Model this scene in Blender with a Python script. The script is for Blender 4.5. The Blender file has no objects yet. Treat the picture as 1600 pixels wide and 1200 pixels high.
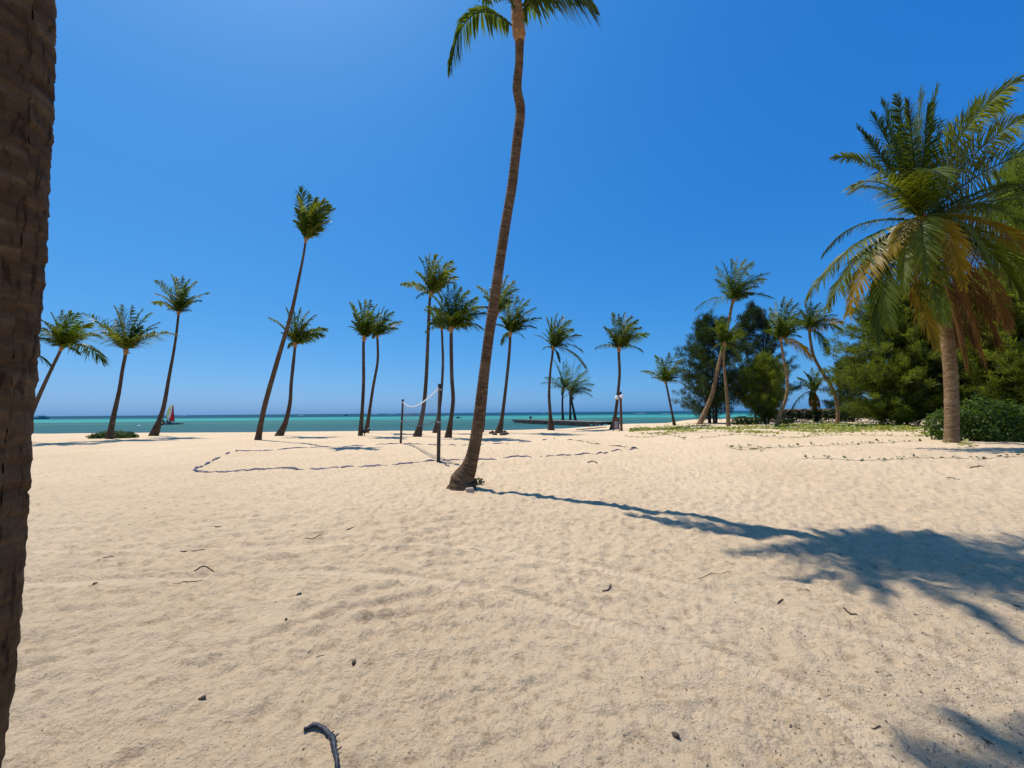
import bpy, math, random
import numpy as np
from mathutils import Vector
rnd = random.Random(11)
rng = np.random.default_rng(11)
C = bpy.context.scene.collection
S = bpy.context.scene

# ------------------------------------------------------------------ camera
F = 620.0                       # focal length in photo pixels (1600 wide)
PITCH = math.atan(44.4 / F)
ROLL = math.radians(0.46)
EYE = np.array([0.0, 0.0, 1.6])
fw = np.array([0, math.cos(PITCH), math.sin(PITCH)])
r0 = np.array([1.0, 0, 0])
u0 = np.array([0, -math.sin(PITCH), math.cos(PITCH)])
RV = r0 * math.cos(ROLL) - u0 * math.sin(ROLL)
UV_ = r0 * math.sin(ROLL) + u0 * math.cos(ROLL)
cam_d = bpy.data.cameras.new('camera')
cam = bpy.data.objects.new('camera', cam_d)
C.objects.link(cam)
cam_d.sensor_fit = 'HORIZONTAL'
cam_d.sensor_width = 36.0
cam_d.lens = F / 1600 * 36.0
cam_d.clip_start = 0.05
cam_d.clip_end = 20000
from mathutils import Matrix
M = Matrix(((RV[0], UV_[0], -fw[0], EYE[0]), (RV[1], UV_[1], -fw[1], EYE[1]), (RV[2], UV_[2], -fw[2], EYE[2]), (0, 0, 0, 1)))
cam.matrix_world = M
S.camera = cam

# ------------------------------------------------------------------ sky, sun, exposure
SUN_DIR = Vector((-3.3, 3.27, 10.2)).normalized()
sun_el = math.asin(SUN_DIR.z)
sun_az = math.atan2(SUN_DIR.x, SUN_DIR.y)      # clockwise from +Y
world = bpy.data.worlds.new('World')
S.world = world
world.use_nodes = True
wn = world.node_tree
for n in list(wn.nodes):
    wn.nodes.remove(n)
sky = wn.nodes.new('ShaderNodeTexSky')
sky.sky_type = 'NISHITA'
sky.sun_disc = False
sky.sun_elevation = sun_el
sky.sun_rotation = sun_az
sky.altitude = 0
sky.air_density = 0.8
sky.dust_density = 1.0
sky.ozone_density = 4.0
# one tone curve per channel for the whole sky: the camera's deep, saturated blue
sep = wn.nodes.new('ShaderNodeSeparateColor'); cmb = wn.nodes.new('ShaderNodeCombineColor')
wn.links.new(sky.outputs[0], sep.inputs[0])
for i_, (g_, k_) in enumerate(((1.517, 0.716), (0.735, 0.720), (0.395, 0.991))):
    m1 = wn.nodes.new('ShaderNodeMath'); m1.operation = 'MULTIPLY'; m1.inputs[1].default_value = 0.1
    m2 = wn.nodes.new('ShaderNodeMath'); m2.operation = 'POWER'; m2.inputs[1].default_value = g_
    m3 = wn.nodes.new('ShaderNodeMath'); m3.operation = 'MULTIPLY'; m3.inputs[1].default_value = k_ * 10
    wn.links.new(sep.outputs[i_], m1.inputs[0]); wn.links.new(m1.outputs[0], m2.inputs[0]); wn.links.new(m2.outputs[0], m3.inputs[0]); wn.links.new(m3.outputs[0], cmb.inputs[i_])
bg = wn.nodes.new('ShaderNodeBackground')
bg.inputs['Strength'].default_value = 0.1
wo = wn.nodes.new('ShaderNodeOutputWorld')
wn.links.new(cmb.outputs[0], bg.inputs[0])
wn.links.new(bg.outputs[0], wo.inputs[0])
sun_d = bpy.data.lights.new('sun', 'SUN')
sun_d.energy = 5.0
sun_d.angle = math.radians(0.53)
sun_d.color = (1.0, 0.965, 0.915)
sun = bpy.data.objects.new('sun', sun_d)
C.objects.link(sun)
sun.rotation_euler = (-SUN_DIR).to_track_quat('-Z', 'Y').to_euler()
S.view_settings.view_transform = 'Standard'
S.view_settings.look = 'None'
S.view_settings.exposure = 0.0
S.view_settings.gamma = 1.0
S.view_settings.use_curve_mapping = False
S.cycles.max_bounces = 8
S.cycles.transparent_max_bounces = 8

# ------------------------------------------------------------------ projection helpers
def ray(px, py):
    return fw * F + RV * (px - 800) - UV_ * (py - 600)

def at(px, py, Y):
    """world point seen at photo pixel (px, py) that stands Y metres ahead"""
    d = ray(px, py)
    return EYE + d * (Y / d[1])

def sst(a, b, x):
    t = np.clip((x - a) / (b - a), 0, 1)
    return t * t * (3 - 2 * t)

def crest(x):
    return 37.5 + 7.5 * sst(0, 15, x) + 22 * sst(15, 34, x)

SEA = -0.6
def zbase(x, y):
    x = np.asarray(x, float); y = np.asarray(y, float)
    z = 0.27 * sst(4, 15, x) * sst(6, 13, y)
    s = y - crest(x)
    z = z - np.where(s > -2, (0.30 + 0.6) * sst(-2, 14, s) + 0.5 * sst(6, 14, s) + 2.0 * sst(12, 60, s), 0)
    return z

def ground(px, py):
    d = ray(px, py)
    z = 0.0
    for _ in range(12):
        t = (z - EYE[2]) / d[2]
        p = EYE + d * t
        z = float(zbase(p[0], min(p[1], 60)))
    return np.array([p[0], p[1], z])

# ------------------------------------------------------------------ noise
_perm = rng.permutation(512).astype(np.int64)
_ang = rng.uniform(0, 2 * np.pi, 512)
_gx, _gy = np.cos(_ang), np.sin(_ang)
def pn(x, y, seed=0):
    xi = np.floor(x).astype(np.int64); yi = np.floor(y).astype(np.int64)
    xf = x - xi; yf = y - yi
    u = xf * xf * xf * (xf * (xf * 6 - 15) + 10); v = yf * yf * yf * (yf * (yf * 6 - 15) + 10)
    def g(ix, iy, fx, fy):
        h = _perm[(_perm[(ix + seed * 37) & 511] + iy) & 511]
        return _gx[h] * fx + _gy[h] * fy
    a = g(xi, yi, xf, yf); b = g(xi + 1, yi, xf - 1, yf)
    c = g(xi, yi + 1, xf, yf - 1); d = g(xi + 1, yi + 1, xf - 1, yf - 1)
    return (a + u * (b - a)) * (1 - v) + (c + u * (d - c)) * v

# ------------------------------------------------------------------ mesh helpers
def link(o, parent=None):
    C.objects.link(o)
    if parent is not None:
        o.parent = parent
    return o

def mesh_np(name, co, quads=None, tris=None, smooth=False, uv=None):
    me = bpy.data.meshes.new(name)
    co = np.ascontiguousarray(co, dtype=np.float32)
    me.vertices.add(len(co)); me.vertices.foreach_set('co', co.ravel())
    idx = []; tot = []
    if quads is not None and len(quads):
        idx.append(np.asarray(quads, np.int32).ravel()); tot.append(np.full(len(quads), 4, np.int32))
    if tris is not None and len(tris):
        idx.append(np.asarray(tris, np.int32).ravel()); tot.append(np.full(len(tris), 3, np.int32))
    idx = np.concatenate(idx); tot = np.concatenate(tot)
    me.loops.add(len(idx)); me.loops.foreach_set('vertex_index', idx)
    st = np.zeros(len(tot), np.int32); st[1:] = np.cumsum(tot)[:-1]
    me.polygons.add(len(tot)); me.polygons.foreach_set('loop_start', st); me.polygons.foreach_set('loop_total', tot)
    if smooth:
        me.polygons.foreach_set('use_smooth', np.ones(len(tot), bool))
    if uv is not None:
        l = me.uv_layers.new(name='UVMap')
        l.data.foreach_set('uv', np.ascontiguousarray(uv[idx], np.float32).ravel())
    me.update(calc_edges=True)
    return me

class MB:
    """collects boxes, tubes and polygons into one mesh"""
    def __init__(s):
        s.v = []; s.f = []
    def add(s, v, f):
        o = len(s.v)
        s.v += [tuple(map(float, p)) for p in v]; s.f += [tuple(i + o for i in q) for q in f]
    def box(s, c, size, rot=None):
        c = np.array(c, float); h = np.array(size, float) / 2
        v = []
        for k in range(8):
            p = np.array([h[0] * (1 if k & 1 else -1), h[1] * (1 if k & 2 else -1), h[2] * (1 if k & 4 else -1)])
            if rot is not None:
                p = np.array(rot @ Vector(p))
            v.append(c + p)
        s.add(v, [(0, 2, 3, 1), (4, 5, 7, 6), (0, 1, 5, 4), (2, 6, 7, 3), (0, 4, 6, 2), (1, 3, 7, 5)])
    def beam(s, a, b, w, h):
        a = Vector(a); b = Vector(b); d = b - a
        q = d.to_track_quat('X', 'Z').to_matrix()
        s.box((a + b) / 2, (d.length, w, h), q)
    def tube(s, pts, rad, n=8, cap=True):
        v, f = tube_geo(pts, rad, n)
        if cap:
            m = len(pts)
            f = f + [tuple(range(n - 1, -1, -1)), tuple((m - 1) * n + i for i in range(n))]
        s.add(v, f)
    def build(s, name, mat, parent=None, smooth=False):
        me = bpy.data.meshes.new(name)
        me.from_pydata(s.v, [], s.f)
        if smooth:
            me.polygons.foreach_set('use_smooth', [True] * len(me.polygons))
        me.materials.append(mat)
        me.update()
        return link(bpy.data.objects.new(name, me), parent)

def frames(pts):
    pts = np.asarray(pts, float)
    t = np.gradient(pts, axis=0)
    t /= np.linalg.norm(t, axis=1)[:, None] + 1e-12
    ref = np.array([1.0, 0, 0]) if abs(t[0][0]) < 0.8 else np.array([0, 1.0, 0])
    n = np.zeros_like(pts)
    a = ref - t[0] * ref.dot(t[0]); a /= np.linalg.norm(a)
    for i in range(len(pts)):
        a = a - t[i] * a.dot(t[i]); a /= np.linalg.norm(a)
        n[i] = a
    return t, n, np.cross(t, n)

def tube_geo(pts, rad, n):
    pts = np.asarray(pts, float); t, a, b = frames(pts)
    rad = np.broadcast_to(np.asarray(rad, float), (len(pts),))
    th = np.linspace(0, 2 * np.pi, n, endpoint=False)
    v = (pts[:, None, :] + rad[:, None, None] * (np.cos(th)[None, :, None] * a[:, None, :] + np.sin(th)[None, :, None] * b[:, None, :])).reshape(-1, 3)
    f = []
    for i in range(len(pts) - 1):
        for j in range(n):
            k = (j + 1) % n
            f.append((i * n + j, i * n + k, (i + 1) * n + k, (i + 1) * n + j))
    return list(v), f

def spline(P, n):
    """smooth Catmull-Rom style resampling of rows of P, n points, even in arc length"""
    P = np.asarray(P, float)
    Q = np.vstack([2 * P[0] - P[1], P, 2 * P[-1] - P[-2]])
    out = []
    for i in range(1, len(Q) - 2):
        p0, p1, p2, p3 = Q[i - 1], Q[i], Q[i + 1], Q[i + 2]
        for u in np.linspace(0, 1, 14, endpoint=False):
            out.append(0.5 * (2 * p1 + (p2 - p0) * u + (2 * p0 - 5 * p1 + 4 * p2 - p3) * u * u + (3 * p1 - p0 - 3 * p2 + p3) * u ** 3))
    out.append(P[-1]); out = np.array(out)
    d = np.r_[0, np.cumsum(np.linalg.norm(np.diff(out[:, :3], axis=0), axis=1))]
    s = np.linspace(0, d[-1], n)
    return np.stack([np.interp(s, d, out[:, k]) for k in range(P.shape[1])], 1), s

def tag(o, label=None, cat=None, group=None, kind=None):
    if label: o['label'] = label
    if cat: o['category'] = cat
    if group: o['group'] = group
    if kind: o['kind'] = kind
    return o

def thing(name, label, cat, loc, group=None):
    o = bpy.data.objects.new(name, None)
    o.empty_display_size = 0.2
    o.location = tuple(map(float, loc))
    link(o)
    return tag(o, label, cat, group)

def rel(o, root):
    """parent o to root keeping its world-space vertices where they are"""
    o.parent = root
    o.matrix_parent_inverse = Matrix.Translation(-Vector(root.location))
    return o

# ------------------------------------------------------------------ materials
def newmat(name):
    m = bpy.data.materials.new(name); m.use_nodes = True
    nt = m.node_tree
    return m, nt, nt.nodes['Principled BSDF']

def ramp(nt, fac, stops):
    r = nt.nodes.new('ShaderNodeValToRGB')
    el = r.color_ramp.elements
    el[0].position, el[0].color = stops[0][0], (*stops[0][1], 1)
    el[1].position, el[1].color = stops[-1][0], (*stops[-1][1], 1)
    for p, c in stops[1:-1]:
        e = el.new(p); e.color = (*c, 1)
    nt.links.new(fac, r.inputs[0])
    return r.outputs[0]

def noise(nt, scale, detail=3, rough=0.55, vec=None, dist=0.0):
    n = nt.nodes.new('ShaderNodeTexNoise')
    n.inputs['Scale'].default_value = scale; n.inputs['Detail'].default_value = detail
    n.inputs['Roughness'].default_value = rough; n.inputs['Distortion'].default_value = dist
    if vec is not None: nt.links.new(vec, n.inputs['Vector'])
    return n.outputs['Fac']

def coord(nt, which='Object', scale=None):
    t = nt.nodes.new('ShaderNodeTexCoord')
    if scale is None: return t.outputs[which]
    m = nt.nodes.new('ShaderNodeMapping'); m.inputs['Scale'].default_value = scale
    nt.links.new(t.outputs[which], m.inputs[0]); return m.outputs[0]

def mixc(nt, fac, a, b, mode='MIX'):
    m = nt.nodes.new('ShaderNodeMix'); m.data_type = 'RGBA'; m.blend_type = mode
    if isinstance(fac, (int, float)): m.inputs[0].default_value = fac
    else: nt.links.new(fac, m.inputs[0])
    for s, v in ((6, a), (7, b)):
        if isinstance(v, tuple): m.inputs[s].default_value = (*v, 1)
        else: nt.links.new(v, m.inputs[s])
    return m.outputs[2]

def math_(nt, op, a, b=None, clamp=False):
    m = nt.nodes.new('ShaderNodeMath'); m.operation = op; m.use_clamp = clamp
    for i, v in enumerate((a, b)):
        if v is None: continue
        if isinstance(v, (int, float)): m.inputs[i].default_value = v
        else: nt.links.new(v, m.inputs[i])
    return m.outputs[0]

def bump(nt, bs, h, strength=0.5, dist=0.02):
    b = nt.nodes.new('ShaderNodeBump'); b.inputs['Strength'].default_value = strength; b.inputs['Distance'].default_value = dist
    nt.links.new(h, b.inputs['Height']); nt.links.new(b.outputs[0], bs.inputs['Normal'])
    return b

def simple(name, col, rough=0.7, var=0.25, scale=6.0, spec=0.3, bmp=0.0):
    m, nt, bs = newmat(name)
    co = coord(nt)
    n = noise(nt, scale, 4, 0.6, co)
    lo = tuple(c * (1 - var) for c in col); hi = tuple(min(1, c * (1 + var)) for c in col)
    nt.links.new(ramp(nt, n, [(0.3, lo), (0.7, hi)]), bs.inputs['Base Color'])
    bs.inputs['Roughness'].default_value = rough
    bs.inputs['Specular IOR Level'].default_value = spec
    if bmp: bump(nt, bs, n, 0.6, bmp)
    return m

def leafmat(name, c1, c2, trans, rough=0.4, mixf=0.35, spec=0.5, scale=0.8):
    m, nt, bs = newmat(name)
    co = coord(nt)
    oi = nt.nodes.new('ShaderNodeObjectInfo')
    n = noise(nt, scale, 3, 0.6, co)
    f = math_(nt, 'ADD', math_(nt, 'MULTIPLY', n, 0.7), math_(nt, 'MULTIPLY', oi.outputs['Random'], 0.45))
    col = ramp(nt, f, [(0.25, c1), (0.85, c2)])
    nt.links.new(col, bs.inputs['Base Color'])
    bs.inputs['Roughness'].default_value = rough
    bs.inputs['Specular IOR Level'].default_value = spec
    tr = nt.nodes.new('ShaderNodeBsdfTranslucent')
    tc = ramp(nt, f, [(0.25, tuple(t * 0.75 for t in trans)), (0.85, trans)])
    nt.links.new(tc, tr.inputs[0])
    mx = nt.nodes.new('ShaderNodeMixShader'); mx.inputs[0].default_value = mixf
    nt.links.new(bs.outputs[0], mx.inputs[1]); nt.links.new(tr.outputs[0], mx.inputs[2])
    nt.links.new(mx.outputs[0], nt.nodes['Material Output'].inputs[0])
    return m

def sand_mat():
    m, nt, bs = newmat('sand')
    co = coord(nt)
    big = noise(nt, 0.35, 3, 0.5, co)
    c = ramp(nt, big, [(0.3, (0.70, 0.515, 0.31)), (0.7, (0.765, 0.575, 0.36))])
    tk = nt.nodes.new('ShaderNodeAttribute'); tk.attribute_name = 'track'
    # grains and crumbs at every scale, so near and far sand both keep their speckle
    g1 = noise(nt, 9.0, 9, 0.78, co)
    c = mixc(nt, ramp(nt, g1, [(0.51, (0, 0, 0)), (0.72, (0.95, 0.95, 0.95))]), c, (0.33, 0.215, 0.11))
    g2 = noise(nt, 55.0, 5, 0.7, co)
    c = mixc(nt, ramp(nt, g2, [(0.59, (0, 0, 0)), (0.71, (0.8, 0.8, 0.8))]), c, (0.22, 0.14, 0.07))
    g3 = noise(nt, 30.0, 5, 0.7, co)
    c = mixc(nt, ramp(nt, g3, [(0.60, (0, 0, 0)), (0.72, (0.7, 0.7, 0.7))]), c, (0.85, 0.64, 0.41))
    c = mixc(nt, math_(nt, 'MULTIPLY', tk.outputs['Fac'], 0.55), c, (0.86, 0.66, 0.43))
    at_ = nt.nodes.new('ShaderNodeAttribute'); at_.attribute_name = 'wet'
    c = mixc(nt, at_.outputs['Fac'], c, (0.27, 0.20, 0.14))
    nt.links.new(c, bs.inputs['Base Color'])
    bs.inputs['Roughness'].default_value = 0.95
    bs.inputs['Specular IOR Level'].default_value = 0.1
    h = math_(nt, 'ADD', noise(nt, 14.0, 9, 0.72, co), math_(nt, 'MULTIPLY', noise(nt, 70.0, 4, 0.7, co), 0.35))
    bump(nt, bs, h, 1.0, 0.055)
    return m

def water_mat():
    m, nt, bs = newmat('sea_water')
    g = nt.nodes.new('ShaderNodeNewGeometry')
    sx = nt.nodes.new('ShaderNodeSeparateXYZ'); nt.links.new(g.outputs['Position'], sx.inputs[0])
    mp = nt.nodes.new('ShaderNodeMapping'); mp.inputs['Scale'].default_value = (0.004, 0.012, 1)
    nt.links.new(g.outputs['Position'], mp.inputs[0])
    wob = noise(nt, 1.0, 4, 0.6, mp.outputs[0])
    # log distance, so the sea-bed bands keep their widths
    lg = math_(nt, 'LOGARITHM', math_(nt, 'MAXIMUM', sx.outputs[1], 20.0), 10.0)
    f = math_(nt, 'ADD', math_(nt, 'DIVIDE', math_(nt, 'SUBTRACT', lg, 1.6), 2.0), math_(nt, 'MULTIPLY', math_(nt, 'SUBTRACT', wob, 0.5), 0.03))
    # 40 m -> 0, 4000 m -> 1
    col = ramp(nt, f, [(0.0, (0.10, 0.16, 0.13)), (0.05, (0.034, 0.105, 0.115)), (0.16, (0.036, 0.128, 0.118)), (0.238, (0.062, 0.165, 0.14)),
                       (0.250, (0.016, 0.08, 0.075)), (0.262, (0.056, 0.28, 0.24)), (0.37, (0.056, 0.315, 0.275)), (0.42, (0.018, 0.13, 0.15)), (0.47, (0.003, 0.055, 0.10)), (0.8, (0.002, 0.05, 0.10))])
    mp2 = nt.nodes.new('ShaderNodeMapping'); mp2.inputs['Scale'].default_value = (0.16, 0.55, 1)
    nt.links.new(g.outputs['Position'], mp2.inputs[0])
    rip = noise(nt, 1.0, 6, 0.65, mp2.outputs[0])
    mp3 = nt.nodes.new('ShaderNodeMapping'); mp3.inputs['Scale'].default_value = (0.012, 0.10, 1)
    nt.links.new(g.outputs['Position'], mp3.inputs[0])
    pat = noise(nt, 1.0, 4, 0.6, mp3.outputs[0])
    col = mixc(nt, ramp(nt, pat, [(0.42, (0, 0, 0)), (0.7, (0.75, 0.75, 0.75))]), col, (0.018, 0.085, 0.10))
    df = nt.nodes.new('ShaderNodeBsdfDiffuse'); gl = nt.nodes.new('ShaderNodeBsdfGlossy'); gl.inputs['Roughness'].default_value = 0.3
    nt.links.new(col, df.inputs[0])
    b = bump(nt, bs, rip, 0.9, 0.35)
    nt.links.new(b.outputs[0], df.inputs['Normal']); nt.links.new(b.outputs[0], gl.inputs['Normal'])
    mx = nt.nodes.new('ShaderNodeMixShader'); mx.inputs[0].default_value = 0.05
    nt.links.new(df.outputs[0], mx.inputs[1]); nt.links.new(gl.outputs[0], mx.inputs[2])
    nt.links.new(mx.outputs[0], nt.nodes['Material Output'].inputs[0])
    return m

def bark_mat(name, c1, c2, c3, ring=0.1, bmp=0.02, crack=True):
    """palm bark: uv.x runs round the trunk (metres), uv.y up it (metres)"""
    m, nt, bs = newmat(name)
    uvn = nt.nodes.new('ShaderNodeUVMap')
    mp = nt.nodes.new('ShaderNodeMapping'); mp.inputs['Scale'].default_value = (3.0, 14.0, 1)
    nt.links.new(uvn.outputs[0], mp.inputs[0])
    n1 = noise(nt, 1.0, 5, 0.65, mp.outputs[0], 0.3)
    mp2 = nt.nodes.new('ShaderNodeMapping'); mp2.inputs['Scale'].default_value = (34.0, 7.0, 1)
    nt.links.new(uvn.outputs[0], mp2.inputs[0])
    n2 = noise(nt, 1.0, 4, 0.6, mp2.outputs[0], 0.4)
    n3 = noise(nt, 2.2, 3, 0.5, coord(nt))
    c = ramp(nt, n1, [(0.3, c1), (0.55, c2), (0.75, c3)])
    c = mixc(nt, ramp(nt, n2, [(0.36, (0.9, 0.9, 0.9)), (0.46, (0, 0, 0))]), c, tuple(v * 0.6 for v in c1))
    c = mixc(nt, ramp(nt, n3, [(0.5, (0, 0, 0)), (0.7, (0.5, 0.5, 0.5))]), c, c3)
    nt.links.new(c, bs.inputs['Base Color'])
    bs.inputs['Roughness'].default_value = 0.9
    bs.inputs['Specular IOR Level'].default_value = 0.15
    h = math_(nt, 'ADD', n1, math_(nt, 'MULTIPLY', n2, 0.8))
    bump(nt, bs, h, 0.9, bmp)
    return m

MT = {}
MT['sand'] = sand_mat()
MT['water'] = water_mat()
MT['bark_near'] = bark_mat('bark_near', (0.055, 0.029, 0.012), (0.115, 0.066, 0.030), (0.20, 0.13, 0.068), bmp=0.02)
MT['bark'] = bark_mat('bark', (0.062, 0.036, 0.018), (0.135, 0.082, 0.042), (0.24, 0.16, 0.09))
MT['bark_far'] = bark_mat('bark_far', (0.045, 0.030, 0.018), (0.095, 0.064, 0.040), (0.17, 0.125, 0.082))
MT['bark_grey'] = bark_mat('bark_grey', (0.12, 0.070, 0.032), (0.24, 0.155, 0.075), (0.38, 0.27, 0.14))
MT['bark_tree'] = simple('bark_tree', (0.06, 0.045, 0.035), 0.9, 0.35, 8)
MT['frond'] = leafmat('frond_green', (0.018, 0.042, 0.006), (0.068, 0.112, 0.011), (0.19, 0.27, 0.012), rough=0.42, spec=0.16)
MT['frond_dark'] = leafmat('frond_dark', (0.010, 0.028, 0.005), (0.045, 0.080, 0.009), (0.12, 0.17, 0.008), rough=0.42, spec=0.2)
MT['frond_lime'] = leafmat('frond_lime', (0.045, 0.08, 0.008), (0.12, 0.145, 0.014), (0.27, 0.30, 0.012), rough=0.42, spec=0.16)
MT['frond_gold'] = leafmat('frond_gold', (0.14, 0.11, 0.006), (0.31, 0.20, 0.012), (0.46, 0.31, 0.010), mixf=0.35, rough=0.4, spec=0.16)
MT['frond_dry'] = leafmat('frond_dry', (0.07, 0.03, 0.009), (0.20, 0.10, 0.03), (0.18, 0.075, 0.012), rough=0.7, mixf=0.25, spec=0.1)
MT['sheath_shaded'] = simple('sheath_shaded', (0.13, 0.075, 0.04), 0.9, 0.5, 14, bmp=0.02)  # darker copy of the sheath: the shadow inside the crown put into its colour
MT['rachis'] = simple('rachis', (0.22, 0.22, 0.07), 0.5, 0.25, 3)
MT['sheath'] = simple('sheath', (0.30, 0.17, 0.08), 0.9, 0.45, 14, bmp=0.02)
MT['needle'] = leafmat('needle_dark', (0.012, 0.030, 0.008), (0.040, 0.070, 0.012), (0.07, 0.12, 0.015), rough=0.55, mixf=0.25, spec=0.3)
MT['needle_lime'] = leafmat('needle_lime', (0.042, 0.064, 0.007), (0.14, 0.175, 0.015), (0.31, 0.38, 0.022), rough=0.55, mixf=0.38, spec=0.3)
MT['leaf'] = leafmat('leaf_bush', (0.03, 0.065, 0.012), (0.09, 0.15, 0.02), (0.18, 0.28, 0.02), rough=0.5, mixf=0.35, spec=0.15)
MT['leaf_hedge'] = leafmat('leaf_hedge', (0.018, 0.045, 0.010), (0.055, 0.10, 0.018), (0.10, 0.17, 0.02), rough=0.55, mixf=0.25, spec=0.15)
MT['leaf_vine'] = leafmat('leaf_vine', (0.16, 0.18, 0.02), (0.32, 0.34, 0.05), (0.40, 0.44, 0.05), rough=0.5, mixf=0.25, scale=1.5)
MT['vine_dark'] = leafmat('vine_dark', (0.06, 0.075, 0.02), (0.12, 0.14, 0.035), (0.12, 0.15, 0.03), rough=0.5, mixf=0.2, scale=1.5)
MT['tape'] = simple('tape', (0.02, 0.02, 0.07), 0.6, 0.4, 9)
MT['white'] = simple('white_paint', (0.78, 0.78, 0.78), 0.5, 0.06, 5)
MT['net'] = simple('net_cord', (0.30, 0.30, 0.32), 0.8, 0.1, 5)
MT['post'] = simple('post_wood', (0.075, 0.06, 0.045), 0.85, 0.45, 12, bmp=0.01)
MT['postbrown'] = simple('post_brown', (0.14, 0.055, 0.035), 0.7, 0.25, 10)
MT['jetty'] = simple('jetty_timber', (0.055, 0.045, 0.035), 0.9, 0.4, 4, bmp=0.02)
MT['jettytop'] = simple('jetty_plank', (0.40, 0.34, 0.26), 0.85, 0.25, 3, bmp=0.01)
MT['beige'] = simple('beige_stone', (0.45, 0.34, 0.24), 0.85, 0.15, 2)
MT['dead'] = simple('dead_wood', (0.09, 0.065, 0.045), 0.85, 0.45, 30, bmp=0.006)
MT['char'] = simple('charred_stalk', (0.022, 0.026, 0.034), 0.6, 0.6, 60, spec=0.4, bmp=0.004)
MT['pale_wood'] = simple('pale_wood', (0.40, 0.33, 0.24), 0.8, 0.25, 5)
MT['brick'] = simple('brick_stone', (0.42, 0.33, 0.26), 0.9, 0.2, 20, bmp=0.01)
MT['red'] = leafmat('sail_red', (0.60, 0.012, 0.02), (0.65, 0.015, 0.025), (0.7, 0.02, 0.03), rough=0.6, mixf=0.45, spec=0.2)
MT['maroon'] = simple('sail_maroon', (0.20, 0.008, 0.03), 0.6, 0.1, 1)
MT['yellow'] = leafmat('sail_yellow', (0.55, 0.53, 0.14), (0.6, 0.56, 0.16), (0.6, 0.58, 0.2), rough=0.6, mixf=0.4, spec=0.2)
MT['sailwhite'] = leafmat('sail_white', (0.75, 0.74, 0.72), (0.8, 0.8, 0.78), (0.7, 0.7, 0.68), rough=0.6, mixf=0.4, spec=0.2)
MT['hull'] = simple('hull_dark', (0.03, 0.05, 0.07), 0.4, 0.2, 1)
MT['teal'] = simple('hull_teal', (0.06, 0.25, 0.28), 0.4, 0.2, 1)
MT['dark'] = simple('dark_metal', (0.03, 0.03, 0.03), 0.5, 0.3, 8)
MT['skin'] = simple('skin', (0.30, 0.17, 0.11), 0.6, 0.1, 8)
MT['panel'] = simple('sign_panel', (0.20, 0.16, 0.18), 0.6, 0.2, 8)
MT['foam'] = simple('foam', (0.75, 0.78, 0.80), 0.8, 0.1, 1)

# ------------------------------------------------------------------ sand (one sheet, finer near the camera)
TRACKS = []
def track(pts, hw=0.10, amp=1.0):
    P = np.array([ground(*p)[:2] for p in pts])
    Q, s = spline(P, 160)
    TRACKS.append((Q, s, hw, amp))
track([(-60, 918), (40, 914), (330, 906), (500, 896), (650, 906), (780, 932), (900, 966), (1050, 1006), (1230, 1072), (1330, 1130), (1400, 1200)], 0.095, 1.0)
track([(-60, 861), (40, 862), (300, 861), (500, 851), (700, 854), (820, 869), (950, 892), (1100, 926), (1300, 985), (1480, 1030), (1640, 1080)], 0.08, 0.9)
track([(420, 884), (560, 884), (750, 889), (900, 902), (1000, 920), (1120, 950), (1250, 990), (1420, 1050), (1560, 1110)], 0.05, 0.5)
track([(470, 900), (650, 913), (780, 940), (900, 975), (1000, 1004), (1120, 1050)], 0.04, 0.5)

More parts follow.
